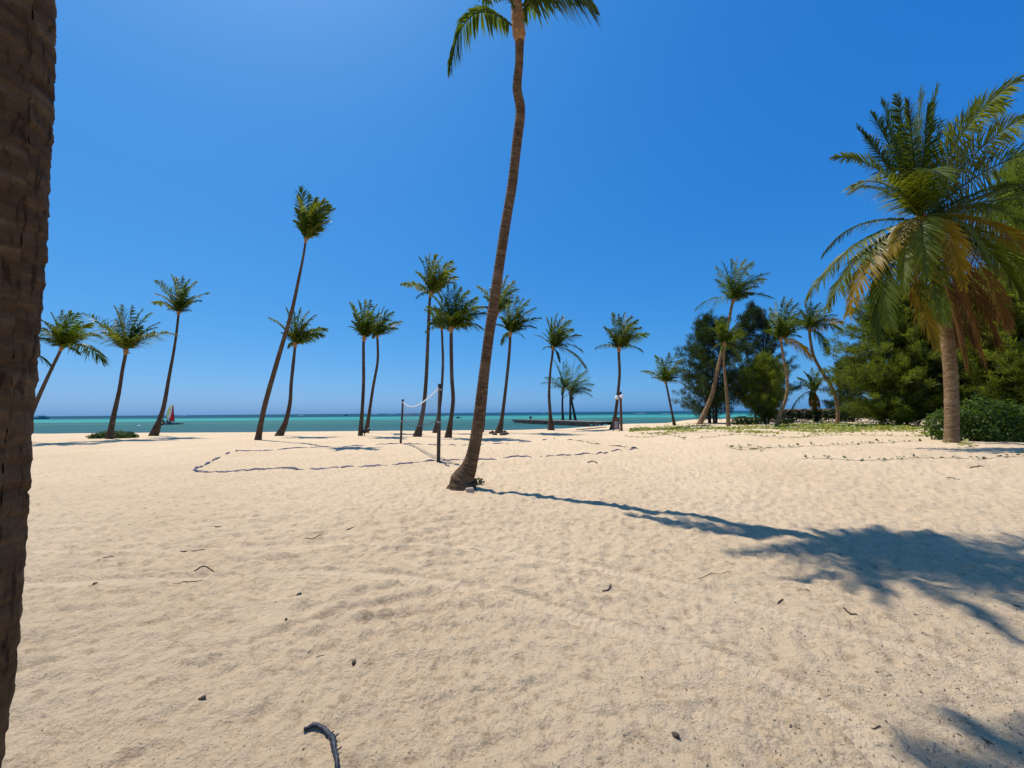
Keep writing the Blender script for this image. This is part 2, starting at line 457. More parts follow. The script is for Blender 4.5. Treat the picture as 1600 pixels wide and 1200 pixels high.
def detail(x, y):
    r = np.hypot(x, y)
    wx = pn(x * 0.9, y * 0.9, 3); wy = pn(x * 0.9 + 40, y * 0.9, 4)
    X = x + 0.22 * wx; Y = y + 0.22 * wy
    # wind ripples, strongest on the near left
    u = -0.34 * X + 0.94 * Y
    ph = u / 0.33 + 1.1 * pn(x * 0.8, y * 0.8, 5)
    saw = (np.sin(2 * np.pi * ph) + 0.35 * np.sin(4 * np.pi * ph + 0.9))
    wr = sst(1.2, -0.6, x) * sst(9, 5, y) * (0.35 + 0.65 * sst(-0.25, 0.35, pn(x * 0.7, y * 0.7, 6)))
    trk = np.zeros_like(x)
    h = 0.018 * saw * wr
    # trodden hollows with rounded pits and sharper rims
    a = pn(X * 2.1, Y * 2.1, 7); b = pn(X * 4.3, Y * 4.3, 8); c = pn(X * 1.0, Y * 1.0, 9)
    tro = 0.55 + 0.45 * sst(2.2, 6, y)
    far = sst(40, 10, r)
    h += tro * far * (0.075 * (0.32 - np.abs(a)) + 0.062 * (0.3 - np.abs(b)) + 0.05 * c)
    h += far * (0.026 * pn(X * 8.5, Y * 8.5, 10) + 0.011 * pn(x * 17, y * 17, 11))
    near = sst(7, 2.5, r)
    clod = 0.35 + 0.65 * sst(-0.1, 0.3, pn(x * 0.8 + 9, y * 0.8, 12))
    h += near * clod * (0.010 * pn(x * 34, y * 34, 13) + 0.006 * pn(x * 61, y * 61, 14))
    # gentle larger swell
    h += 0.05 * pn(x * 0.25, y * 0.25, 15) * sst(3, 10, r)
    # tyre tracks
    for Q, s, hw, amp in TRACKS:
        lo = Q.min(0) - 0.5; hi = Q.max(0) + 0.5
        k = np.where((x > lo[0]) & (x < hi[0]) & (y > lo[1]) & (y < hi[1]))[0]
        if not len(k): continue
        xs = x[k]; ys = y[k]
        best = np.full(len(k), 9.0); bs_ = np.zeros(len(k)); sg = np.zeros(len(k))
        for i in range(len(Q) - 1):
            d = Q[i + 1] - Q[i]; L = np.hypot(*d); d = d / L
            dx = xs - Q[i, 0]; dy = ys - Q[i, 1]
            t = np.clip(dx * d[0] + dy * d[1], 0, L)
            ex = dx - t * d[0]; ey = dy - t * d[1]
            dist = np.hypot(ex, ey); w = dist < best
            best[w] = dist[w]; bs_[w] = (s[i] + t)[w]; sg[w] = np.sign(dx * -d[1] + dy * d[0])[w]
        lat = best * sg / hw
        inn = sst(1.15, 0.85, np.abs(lat))
        rim = np.exp(-((np.abs(lat) - 1.25) / 0.22) ** 2)
        lug = np.sin(2 * np.pi * bs_ / 0.058 + np.pi * np.round(lat * 3.2)) * np.cos(lat * np.pi * 3.2) 
        fade = amp * (0.55 + 0.45 * sst(-0.3, 0.3, pn(bs_ * 0.9, lat * 0 + 3.3, 16)))
        trk[k] = np.maximum(trk[k], inn * fade * (0.85 - 0.25 * lug))
        flat = h[k]
        h[k] = flat * (1 - 0.8 * inn * fade) + fade * (-0.014 * inn + 0.014 * rim + 0.0055 * lug * inn)
    global TRK
    TRK = trk
    return h

def ground_z(x, y):
    x = np.atleast_1d(np.asarray(x, float)); y = np.atleast_1d(np.asarray(y, float))
    return zbase(x, y) + detail(x, y)

th_f = np.radians(np.linspace(-59, 59, 900))
th_c = np.radians(np.r_[np.linspace(62, 298, 60)])
th = np.r_[th_f, th_c]
# rings: even steps in apparent height between 1.35 m and 60 m, then coarse
inv = np.linspace(1 / 1.4, 1 / 60.0, 660)
rr = np.r_[0.02, 0.4, 0.8, 1.1, 1 / inv, np.linspace(64, 110, 16), 140, 200, 320, 600, 1200]
A, R = np.meshgrid(th, rr)
gx = (R * np.sin(A)).ravel(); gy = (R * np.cos(A)).ravel()
gz = ground_z(gx, gy)
gtrk = TRK.copy()
gz = np.maximum(gz, -4.0)
nt_, nr_ = len(th), len(rr)
ii, jj = np.meshgrid(np.arange(nr_ - 1), np.arange(nt_), indexing='ij')
j2 = (jj + 1) % nt_
quads = np.stack([ii * nt_ + jj, ii * nt_ + j2, (ii + 1) * nt_ + j2, (ii + 1) * nt_ + jj], -1).reshape(-1, 4)
quads = quads[:, ::-1]
gm = mesh_np('sand', np.stack([gx, gy, gz], 1), quads=quads, smooth=True)
wet = sst(3, 9, gy - crest(gx)) * 0.8
ta = gm.attributes.new('track', 'FLOAT', 'POINT'); ta.data.foreach_set('value', gtrk.astype(np.float32))
wa = gm.attributes.new('wet', 'FLOAT', 'POINT'); wa.data.foreach_set('value', wet.astype(np.float32))
gm.materials.append(MT['sand'])
sand = link(bpy.data.objects.new('sand', gm)); tag(sand, kind='structure')

def gz1(p):
    return float(ground_z(p[0], p[1])[0])

def gp(px, py):
    p = ground(px, py); p[2] = gz1(p); return p

# sea
W = 9000
sm = bpy.data.meshes.new('sea')
sm.from_pydata([(-W, 30, SEA), (W, 30, SEA), (W, 9000, SEA), (-W, 9000, SEA)], [], [(0, 1, 2, 3)])
sm.materials.append(MT['water'])
sea = link(bpy.data.objects.new('sea', sm)); tag(sea, kind='structure')

# ------------------------------------------------------------------ palms
WIND = np.array([0.85, -0.2, 0.0])
def frond_geo(H, T, lift=0.28, n=40, lw=0.05, ll=0.26, hang=0.45, wind=0.25, seed=0, vee=0.35, twist=0.0, r=0.02, ctrl=None, ragged=0.0):
    rg = np.random.default_rng(seed)
    H = np.asarray(H, float); T = np.asarray(T, float)
    L = np.linalg.norm(T - H)
    c = (H + T) / 2 + np.array([0, 0, lift * L]) if ctrl is None else np.asarray(ctrl, float)
    m = 16
    u = np.linspace(0, 1, m)[:, None]
    P = (1 - u) ** 2 * H + 2 * u * (1 - u) * c + u * u * T
    seg = np.r_[0, np.cumsum(np.linalg.norm(np.diff(P, axis=0), axis=1))]
    arc = seg[-1]
    rv, rf = tube_geo(P, r * np.linspace(1.0, 0.18, m), 4)
    V = [np.array(rv)]; Fq = [np.array(rf)]
    off = len(rv)
    s = np.linspace(0.10, 1.0, n)
    for side in (-1, 1):
        ss = np.clip(s + rg.uniform(-0.4, 0.4, n) / n, 0.06, 1.0)
        base = np.stack([np.interp(ss * arc, seg, P[:, k]) for k in range(3)], 1)
        tg = np.gradient(P, axis=0)
        t = np.stack([np.interp(ss * arc, seg, tg[:, k]) for k in range(3)], 1)
        t /= np.linalg.norm(t, axis=1)[:, None]
        hz = np.array([T[0] - H[0], T[1] - H[1], 0.0]); hl = np.linalg.norm(hz)
        hz = hz / hl if hl > 0.05 else np.array([1.0, 0, 0])
        sd = np.cross(hz, [0, 0, 1.0]) 
        sd = sd[None, :] - t * (t @ sd)[:, None]; sd /= np.linalg.norm(sd, axis=1)[:, None]
        nm = np.cross(sd, t)
        if twist:
            ct, st = math.cos(twist), math.sin(twist)
            sd, nm = sd * ct + nm * st, nm * ct - sd * st
        ang = np.radians(np.interp(ss, [0, 0.5, 1], [68, 52, 18])) + rg.normal(0, 0.10, n) + 0.16 * np.sin(ss * rg.uniform(18, 34) + rg.uniform(0, 6))
        d = side * sd * np.sin(ang)[:, None] + t * np.cos(ang)[:, None] + nm * (vee * np.sin(ang))[:, None] + rg.normal(0, 0.085, (n, 3))
        d /= np.linalg.norm(d, axis=1)[:, None]
        prof = np.interp(ss, [0.06, 0.2, 0.45, 0.75, 1.0], [0.45, 0.9, 1.0, 0.78, 0.35])
        l = arc * ll * prof * rg.uniform(0.85, 1.1, n)
        if ragged: l *= np.where(rg.random(n) < ragged, rg.uniform(0.1, 0.6, n), 1)
        g = np.array([0, 0, -1.0]) * hang + WIND * wind
        hg = rg.uniform(0.7, 1.3, n)
        wv = np.cross(d, nm); wv /= np.linalg.norm(wv, axis=1)[:, None]
        wv = wv * 0.8 + nm * 0.45 * side * rg.uniform(0.5, 1.2, n)[:, None]
        hw = lw * 0.5 * rg.uniform(0.8, 1.2, n)
        rows = []
        for q, wq in ((0.0, 0.5), (0.35, 1.0), (0.7, 0.75), (1.0, 0.0)):
            ctr = base + d * (l * q)[:, None] + g[None, :] * (l * hg * q * q)[:, None]
            if wq > 0:
                rows += [ctr - wv * (hw * wq)[:, None], ctr + wv * (hw * wq)[:, None]]
            else:
                rows += [ctr]
        R7 = np.stack(rows, 1).reshape(-1, 3)       # 7 verts a leaflet
        o = off + 7 * np.arange(n)
        V.append(R7); off += len(R7)
        Fq.append(np.stack([o, o + 1, o + 3, o + 2], 1)); Fq.append(np.stack([o + 2, o + 3, o + 5, o + 4], 1))
        Fq.append(np.stack([o + 4, o + 5, o + 6, o + 6], 1))
    quads = np.concatenate([f for f in Fq]); V = np.concatenate(V)
    tri = quads[:, 2] == quads[:, 3]
    return V, quads[~tri], quads[tri][:, :3]

def frond(root, H, T, mat='frond', **kw):
    V, q, t = frond_geo(H, T, **kw)
    me = mesh_np('frond', V - np.array(root.location), quads=q, tris=t)
    me.materials.append(MT[mat])
    return link(bpy.data.objects.new('frond', me), root)

def trunk(root, pts, wid, mat, n=14, seg=None, ring=0.10, ringamp=0.03, foot=0.0, seed=0):
    """pts: world points, wid: diameters"""
    P = np.c_[np.array(pts), np.array(wid) / 2]
    L = np.linalg.norm(np.diff(P[:, :3], axis=0), axis=1).sum()
    seg = seg or max(20, int(L / 0.16))
    Q, s = spline(P, seg)
    t, a, b = frames(Q[:, :3])
    ph = np.linspace(0, 2 * np.pi, n + 1)
    saw = ((s / ring + 0.8 * pn(s * 1.3, s * 0 + seed + 0.5, 20)) % 1.0)
    rad = Q[:, 3] * (1 + ringamp * (1 - 2 * saw))
    TH, SS = np.meshgrid(ph, s)
    rad2 = rad[:, None] * (1 + 0.05 * pn(SS * 1.2 + seed * 7.1, np.cos(TH) * 1.2 + 5, 21) + 0.10 * np.exp(-SS / 0.25) * np.sin(TH * 5 + seed) * foot)
    V = Q[:, None, :3] + rad2[..., None] * (np.cos(ph)[None, :, None] * a[:, None, :] + np.sin(ph)[None, :, None] * b[:, None, :])
    V = V.reshape(-1, 3)
    uv = np.stack([(TH * Q[:, 3:4]).ravel(), SS.ravel()], 1)
    m = n + 1
    i, j = np.meshgrid(np.arange(seg - 1), np.arange(n), indexing='ij')
    q = np.stack([i * m + j, i * m + j + 1, (i + 1) * m + j + 1, (i + 1) * m + j], -1).reshape(-1, 4)
    me = mesh_np('trunk', V - np.array(root.location), quads=q, smooth=True, uv=uv)
    me.materials.append(MT[mat])
    return link(bpy.data.objects.new('trunk', me), root)

def sheath(root, H, r, h, axis=None, seed=0, mat='sheath'):
    """fibre-wrapped crown base with stubs of cut leaf stalks"""
    rg = random.Random(seed)
    mb = MB()
    H = np.asarray(H, float)
    ax = np.array([0, 0, 1.0]) if axis is None else axis / np.linalg.norm(axis)
    pts = [H - ax * h * 0.8, H - ax * h * 0.5, H - ax * h * 0.1, H + ax * h * 0.3, H + ax * h * 0.8]
    mb.tube(pts, [r * 0.95, r * 1.35, r * 1.5, r * 1.2, r * 0.4], 9)
    for k in range(9):
        a = k * 2.4 + rg.random(); e = rg.uniform(-0.1, 0.9)
        d = np.array([math.cos(a), math.sin(a), e]); d /= np.linalg.norm(d)
        st = H + ax * h * rg.uniform(-0.6, 0.1)
        mb.tube([st, st + d * r * 1.6, st + d * r * rg.uniform(2.2, 3.4) + np.array([0, 0, r * 0.5])], [r * 0.4, r * 0.3, r * 0.16], 5)
    mb.v = [tuple(np.array(p) - np.array(root.location)) for p in mb.v]
    return mb.build('leaf_sheath', MT[mat], root, True)

GROUP = 'coconut palms standing on the beach'
def palm(label, tr, tips, hub, base=None, Y=None, lean=0.0, mat='bark_far', fill=11, n=46, lw=0.072, gold=0.12, lime=0.3, up=0.55, fl=0.9, seed=1, foot=0.6, hang=0.62, mats=None, baseoff=True, wscale=1.0, dspread=0.45, droop=None):
    """tr: [(px, py, width_px)] from the foot up; tips: photo pixels the frond tips reach; lean: metres the head stands nearer than the foot"""
    rg = random.Random(seed)
    if Y is None:
        g = ground(tr[0][0], tr[0][1]); Y = g[1]
    f0 = at(tr[0][0], tr[0][1], Y)
    zf = gz1(f0)
    root = thing('palm_tree', label, 'palm tree', (f0[0], f0[1], zf), GROUP)
    y0, y1 = tr[0][1], hub[1]
    def dep(py): return Y - lean * min(1.2, max(0, (y0 - py) / (y0 - y1)))
    pts = []; w = []
    for (px, py, pw) in tr + [(hub[0], hub[1], tr[-1][2] * 0.95)]:
        d = dep(py); pts.append(at(px, py, d))
        cosang = math.cos(math.atan(abs(px - 800) / F))
        w.append(pw / F * d * (0.55 + 0.45 * cosang) * wscale * 0.72)
    pts[0] = np.array([f0[0], f0[1], min(zf, f0[2])])
    ext = pts[0] + (pts[0] - pts[1]) / np.linalg.norm(pts[0] - pts[1]) * 0.35
    pts = [ext] + pts; w = [w[0] * 1.1] + w
    trunk(root, pts, w, mat, seed=seed, foot=foot)
    H = pts[-1]
    ax = pts[-1] - pts[-2]
    sheath(root, H, w[-1] * 0.5, w[-1] * 2.2, ax, seed)
    Dh = dep(hub[1])
    lens = []
    k = 0
    for tip in tips:
        px, py = tip[:2]
        T0 = at(px, py, Dh); L0 = np.linalg.norm(T0 - H); lens.append(L0)
        dy = tip[2] if len(tip) > 2 else rg.uniform(-dspread, dspread) * L0
        T = at(px, py, Dh + dy)
        m = 'frond'
        q = rg.random()
        if q < gold and py > hub[1] - 18: m = 'frond_gold'
        elif q < lime + gold: m = 'frond_lime'
        if len(tip) > 3 and tip[3]: m = tip[3]
        below = py > hub[1] - 5
        frond(root, H, T, m, lift=(0.32 if below else 0.16 + 0.1 * rg.random()), n=n, lw=lw, ll=0.29, hang=(hang + 0.25 if below else hang * 0.7), seed=seed * 101 + k, twist=(rg.uniform(-0.4, 0.4) if below else rg.choice([-1, 1]) * rg.uniform(0.3, 1.2)), r=0.022)
        k += 1
    Lm = sorted(lens)[len(lens) // 2]
    for i in range(fill):
        az = i * 2.399 + rg.uniform(-0.4, 0.4)
        e = math.radians(rg.uniform(25, 85) * up + 25 * (1 - up) + rg.uniform(-10, 10))
        dx, dy = math.cos(az) * 0.75, math.sin(az)
        L = Lm * rg.uniform(0.6, 1.08) * fl
        T = H + np.array([dx * math.cos(e) * L + 0.12 * L, dy * math.cos(e) * L, math.sin(e) * L])
        frond(root, H, T, rg.choice(['frond', 'frond', 'frond_lime']), lift=0.2, n=n, lw=lw, ll=0.29, hang=hang * 0.8, seed=seed * 101 + 50 + i, twist=rg.uniform(-0.4, 0.4), r=0.022)
    for i in range(droop if droop is not None else rg.choice([0, 1, 2])):        # a few old fronds sagging below the head
        az = rg.uniform(0, 6.28); L = Lm * rg.uniform(0.5, 0.85)
        T = H + np.array([math.cos(az) * 0.7 * L, math.sin(az) * 0.7 * L, -rg.uniform(0.05, 0.4) * L])
        frond(root, H, T, rg.choice(['frond', 'frond', 'frond_lime']), lift=0.38, n=n, lw=lw * 0.8, ll=0.24, hang=0.9, seed=seed * 101 + 80 + i, r=0.02, ragged=0.15)
    return root, H

palm('hidden palm behind the near trunk at left edge, only a frond tip showing', [(20, 690, 11), (28, 620, 8)], [(80, 573), (62, 520), (5, 540), (10, 505), (-10, 580)], (36, 548), fill=5, seed=2)
palm('leaning palm at far left, half hidden by the near trunk edge', [(34, 690, 12), (52, 640, 9), (75, 588, 7), (92, 553, 6)],
     [(57, 528), (66, 501), (80, 490), (98, 485), (110, 487), (122, 490), (143, 506), (158, 526), (158, 561, -0.6), (120, 510), (62, 512)], (97, 543), seed=3)
palm('palm rising out of a low green shrub mound at left', [(171, 680, 14), (178, 648, 10), (186, 612, 8), (191, 580, 7), (195, 560, 7)],
     [(130, 490, 0.2), (179, 480), (191, 477), (206, 479), (222, 484), (236, 490), (246, 505), (272, 522, 0.2), (150, 503), (222, 510), (180, 500)], (197, 548), Y=27.6, seed=4, fill=8)
palm('leaning palm in front of the red sailboat', [(240, 681, 20), (250, 655, 11), (257, 630, 8.5), (264, 590, 7), (273, 540, 5.5), (278, 500, 5)],
     [(243, 439), (240, 473), (255, 455), (268, 430), (276, 434), (285, 432), (296, 437), (306, 441), (324, 458), (298, 485), (262, 483), (312, 470)], (279, 488), seed=5, fill=8, fl=0.8)
palm('tallest slim palm left of centre, its fronds swept straight up', [(403, 687, 15), (408, 660, 11), (416, 625, 10.5), (436, 555, 9.5), (455, 490, 8), (468, 430, 6), (474, 400, 5)],
     [(470, 294, 0.2), (464, 308), (462, 326, -0.2), (459, 345), (482, 305), (494, 311), (507, 314), (514, 322), (521, 328, 0.3), (514, 346), (504, 358), (498, 330)], (478, 374), Y=25.5, lean=3.0, seed=6, fill=3, droop=0, up=1.0, fl=0.7, hang=0.35, lime=0.45)
palm('short palm with curved foot just right of the tallest slim palm', [(436, 681, 18), (446, 660, 11), (453, 630, 8), (455, 600, 7), (458, 570, 7), (460, 552, 6)],
     [(421, 497, 0.3), (435, 505), (447, 482), (458, 484), (470, 482), (482, 487), (492, 493), (509, 514, 0.3), (505, 524), (485, 533), (440, 520), (478, 505)], (461, 537), seed=7, fill=6, lime=0.45)
palm('left one of two crossing palms left of the net', [(563, 681, 11), (566, 640, 7.5), (568, 600, 7), (568, 560, 6.5), (568, 538, 6)],
     [(547, 474), (552, 490), (560, 471), (570, 470), (578, 470), (588, 477), (594, 490), (556, 512), (582, 520), (550, 502)], (569, 527), seed=8, fill=9, fl=0.8)
palm('right one of two crossing palms left of the net', [(572, 676, 11), (577, 645, 7), (583, 605, 6), (590, 565, 5.5), (590, 536, 5)],
     [(600, 479), (606, 484), (614, 488), (626, 503, 0.3), (620, 513), (606, 520), (580, 492), (592, 483), (575, 515)], (589, 523), seed=9, fill=7, fl=0.8, lime=0.55)
palm('tall palm behind the net, its trunk crossing the white tape', [(652, 682, 20), (657, 662, 12), (662, 635, 9), (666, 590, 8), (669, 520, 7), (671, 475, 6)],
     [(628, 444, 0.2), (655, 402), (664, 402), (671, 397), (680, 399), (690, 402), (705, 409), (710, 420), (713, 434), (695, 446), (650, 425), (700, 430)], (673, 458), seed=10, fill=7, lime=0.5, fl=0.75)
palm('thin palm seen just behind the near net post', [(680, 676, 13), (684, 655, 8), (689, 620, 6), (692, 570, 5.5), (691, 530, 5)],
     [(664, 484), (668, 500), (665, 518), (678, 478), (690, 470), (705, 490), (675, 495)], (690, 511), seed=12, fill=5)
palm('bushy headed palm between the net and the tall leaning palm', [(700, 684, 17), (704, 660, 10), (708, 625, 8.5), (706, 590, 8), (705, 540, 8), (705, 522, 7)],
     [(668, 480, 0.3), (672, 460), (682, 455), (690, 456), (700, 447), (710, 444), (720, 450), (731, 455), (744, 466), (752, 480), (759, 490, -0.2), (753, 512), (735, 507), (670, 505), (728, 480)], (705, 513), seed=13, fill=12, fl=0.85)
palm('palm mostly hidden behind the tall leaning palm trunk', [(752, 675, 12), (758, 630, 7), (764, 570, 6), (772, 510, 6)],
     [(746, 448, 0.3), (755, 464), (765, 450), (784, 440), (793, 431), (803, 440), (809, 452), (800, 470), (750, 480)], (777, 488), seed=14, fill=7)
palm('palm with husk pile round its foot, right of the leaning palm', [(779, 677, 18), (784, 655, 9), (788, 625, 7), (792, 590, 6.5), (795, 560, 6.5), (797, 532, 6)],
     [(808, 465), (795, 467), (785, 476), (780, 495), (818, 467), (826, 470), (835, 482), (843, 497, 0.2), (836, 512), (820, 514), (774, 507), (824, 500)], (797, 520), seed=15, fill=9, fl=0.8)
palm('slim palm with one long frond trailing low to the right', [(861, 672, 16), (860, 650, 8), (858, 615, 6), (860, 580, 5), (863, 556, 5)],
     [(836, 523), (848, 520), (853, 496), (862, 497), (870, 491), (880, 495), (891, 501), (906, 524, 0.3), (908, 546, 0.1), (913, 571, 0.3), (873, 563), (885, 540), (895, 515)], (864, 543), seed=16, fill=7, fl=0.8)
palm('leftmost of three short palms at the jetty root', [(881, 668, 10), (879, 645, 5), (879, 620, 4)],
     [(846, 599, 0.3), (852, 590), (865, 563), (870, 572), (880, 566), (890, 575), (860, 605), (893, 590)], (881, 607), seed=17, fill=6, fl=0.8)
palm('middle one of three short palms at the jetty root', [(891, 664, 7), (891, 645, 5), (891, 625, 4)],
     [(885, 561), (898, 563), (906, 570), (916, 580), (919, 595), (872, 590), (905, 612)], (891, 613), seed=18, fill=5, fl=0.8)
palm('rightmost of three short palms at the jetty root, bent by the wind', [(902, 663, 8), (897, 645, 5.5), (893, 625, 4.5)],
     [(918, 580), (920, 590), (926, 601, 0.2), (924, 618, -0.2), (915, 606), (905, 585), (922, 610), (880, 600)], (893, 616), seed=19, fill=5, fl=0.8)
palm('palm beside the brown lamp post and small sign', [(957, 671, 14), (961, 650, 8), (965, 620, 6.5), (968, 585, 6), (967, 555, 6)],
     [(931, 543, 0.3), (944, 511), (952, 520), (957, 490), (966, 492), (976, 490), (986, 495), (995, 501), (1000, 512), (1011, 522, 0.2), (1002, 547, 0.2), (985, 530), (950, 535)], (967, 544), seed=20, fill=7, fl=0.8)
palm('small lone palm bending left at the edge of the dark trees', [(1054, 665, 8), (1051, 650, 5), (1046, 625, 4.5), (1042, 605, 4)],
     [(1003, 580, 0.3), (1024, 556), (1033, 560), (1045, 552), (1055, 556), (1064, 562), (1072, 578), (1071, 602, 0.2), (1018, 590), (1060, 590)], (1040, 597), seed=21, fill=7, fl=0.8, lime=0.5)
palm('tallest palm of the right grove, leaning right across the dark trees', [(1093, 663, 13), (1101, 645, 10), (1113, 615, 9), (1123, 570, 8), (1135, 520, 7), (1143, 480, 6)],
     [(1088, 481, 0.4), (1119, 417), (1118, 437), (1128, 410), (1142, 406), (1152, 403), (1165, 406), (1176, 411), (1198, 427, 0.4), (1192, 437), (1204, 464, 0.3), (1176, 458), (1125, 455), (1172, 440)], (1146, 469), mat='bark_grey', seed=22, fill=9, fl=0.8)
palm('upright pale trunked palm in front of the dark trees', [(1138, 666, 10), (1137, 635, 7), (1134, 600, 6), (1131, 565, 5)],
     [(1108, 512), (1118, 500), (1128, 497), (1142, 498), (1155, 506), (1163, 520), (1160, 548), (1112, 545), (1155, 562), (1120, 530)], (1132, 536), mat='bark_grey', seed=23, fill=7)
palm('palm with S shaped trunk right of the dark trees', [(1213, 667, 9), (1220, 645, 8), (1229, 618, 7), (1230, 590, 6), (1224, 558, 5.5), (1221, 538, 5)],
     [(1192, 516, 0.3), (1203, 482), (1203, 500), (1212, 472), (1225, 466), (1236, 469), (1246, 475), (1252, 488), (1256, 502), (1264, 557, 0.2), (1240, 515), (1250, 525)], (1220, 529), mat='bark_grey', seed=24, fill=9, fl=0.85)
palm('palm with bent trunk beside the slanting pale log', [(1308, 662, 9), (1309, 640, 8), (1303, 612, 7.5), (1287, 585, 7), (1272, 558, 6.5), (1266, 530, 6)],
     [(1241, 498, 0.3), (1247, 482), (1257, 473), (1266, 472), (1280, 474), (1294, 478), (1306, 492), (1315, 504, 0.4), (1313, 514), (1291, 549, 0.2), (1244, 515), (1290, 500)], (1265, 514), mat='bark_grey', seed=25, fill=8, fl=0.85)
palm('low palm with orange dead fronds behind the hedge', [(1275, 652, 9), (1274, 632, 7)],
     [(1238, 637, 0.3), (1239, 607), (1246, 590), (1256, 581), (1268, 575), (1280, 580), (1294, 590), (1304, 617, 0.2), (1262, 585), (1272, 640, -0.4, 'frond_gold'), (1266, 632, -0.3, 'frond_gold'), (1279, 636, -0.2, 'frond_dry')], (1271, 610), Y=46, seed=26, fill=6, fl=0.85)
palm('small palm squeezed between the bent palm and big feathery tree', [(1312, 655, 7), (1312, 610, 5)],
     [(1294, 572), (1303, 566), (1314, 564), (1326, 568), (1330, 590), (1295, 600), (1322, 600), (1300, 590)], (1311, 590), Y=47, mat='bark_grey', seed=27, fill=7)

# the tall leaning palm in the middle
def main_palm():
    tr = [(717, 763, 44), (722, 752, 37), (726, 743, 32), (731, 734, 26.5), (736, 720, 21.5), (741, 700, 19.2), (746, 670, 18.5), (752, 620, 17), (760, 555, 16.2), (769, 490, 16), (778, 430, 15.8), (790, 350, 15.6), (800, 290, 15.6), (808, 220, 15.8), (813, 172, 16), (808, 138, 15), (811, 100, 13.5), (812, 62, 14.5)]
    Y = ground(725, 763)[1]
    f0 = at(722, 763, Y)
    root = thing('palm_tree', 'tall leaning palm in the middle of the sand, close to the net', 'palm tree', (f0[0], f0[1], gz1(f0)), GROUP)
    pts = [at(px, py, Y) for px, py, w in tr]; w = [q[2] / F * Y for q in tr]
    pts[0] = np.array([f0[0], f0[1], gz1(f0) - 0.03])
    pts = [pts[0] + np.array([-0.10, 0, -0.2])] + pts; w = [w[0] * 1.05] + w
    trunk(root, pts, w, 'bark', n=30, seg=620, ring=0.085, ringamp=0.03, foot=0.12, seed=3)
    # fibre wrapped head with leaf stalks
    a = at(812, 64, Y); b = at(808, 2, Y); H = at(807, -14, Y)
    mb = MB()
    Q, s = spline(np.array([at(812, 66, Y), at(811, 52, Y), at(809, 35, Y), at(808, 18, Y), at(807, 0, Y), at(807, -20, Y)]), 26)
    rad = np.interp(np.linspace(0, 1, 26), [0, 0.12, 0.3, 0.6, 0.85, 1], [0.10, 0.135, 0.14, 0.135, 0.12, 0.07]) * (1 + 0.06 * rng.normal(0, 1, 26))
    mb.tube([p - np.array(root.location) for p in Q], rad, 14)
    mb.build('leaf_sheath', MT['sheath'], root, True)
    rg = random.Random(5)
    # fronds the photo shows
    def fr(start, tip, dy, ctrl, mat, **kw):
        h = at(*start, Y); t = at(*tip, Y + dy); c = at(*ctrl, Y + dy * 0.6)
        frond(root, h, t, mat, ctrl=c, n=70, lw=0.06, r=0.028, **kw)
    fr((806, 45), (702, 108), 0.9, (726, -30), 'frond', ll=0.16, hang=0.75, seed=1, wind=0.18, vee=0.0)
    fr((806, 20), (762, -6), -1.8, (775, -60), 'frond', ll=0.2, hang=0.8, seed=2)
    fr((811, 14), (925, 14), -0.6, (868, -48), 'frond_lime', ll=0.30, hang=0.9, seed=3)
    fr((811, 22), (905, 0), 0.3, (865, -42), 'frond', ll=0.30, hang=0.8, seed=4)
    tips = [(-1.9, 0.1, 1.2), (-1.7, -0.5, 2.2), (-0.4, 0.2, 3.3), (0.7, 0.3, 3.2), (1.7, 0.2, 2.7), (2.7, 1.0, 2.2), (3.0, 0.3, 1.2), (3.1, -0.8, 0.9), (2.5, -1.6, 1.2), (1.9, -2.2, 0.7), (1.0, -2.6, 1.2), (0.0, -2.1, 0.6), (-0.7, -1.85, 0.6),
            (0.5, -1.5, 2.8), (2.2, -1.0, 1.8), (0.9, -2.9, 0.2), (2.7, -2.2, 0.6), (0.2, 1.5, 2.5), (-1.3, -1.2, 1.0)]
    for k, (dx, dy, dz) in enumerate(tips):
        T = H + np.array([dx, dy, dz + 0.25])
        frond(root, H, T, rg.choice(['frond', 'frond', 'frond_lime']), lift=0.2, n=56, lw=0.045, ll=0.15, hang=0.45, seed=300 + k, twist=rg.uniform(-0.4, 0.4), r=0.028)
    return root
main_palm()

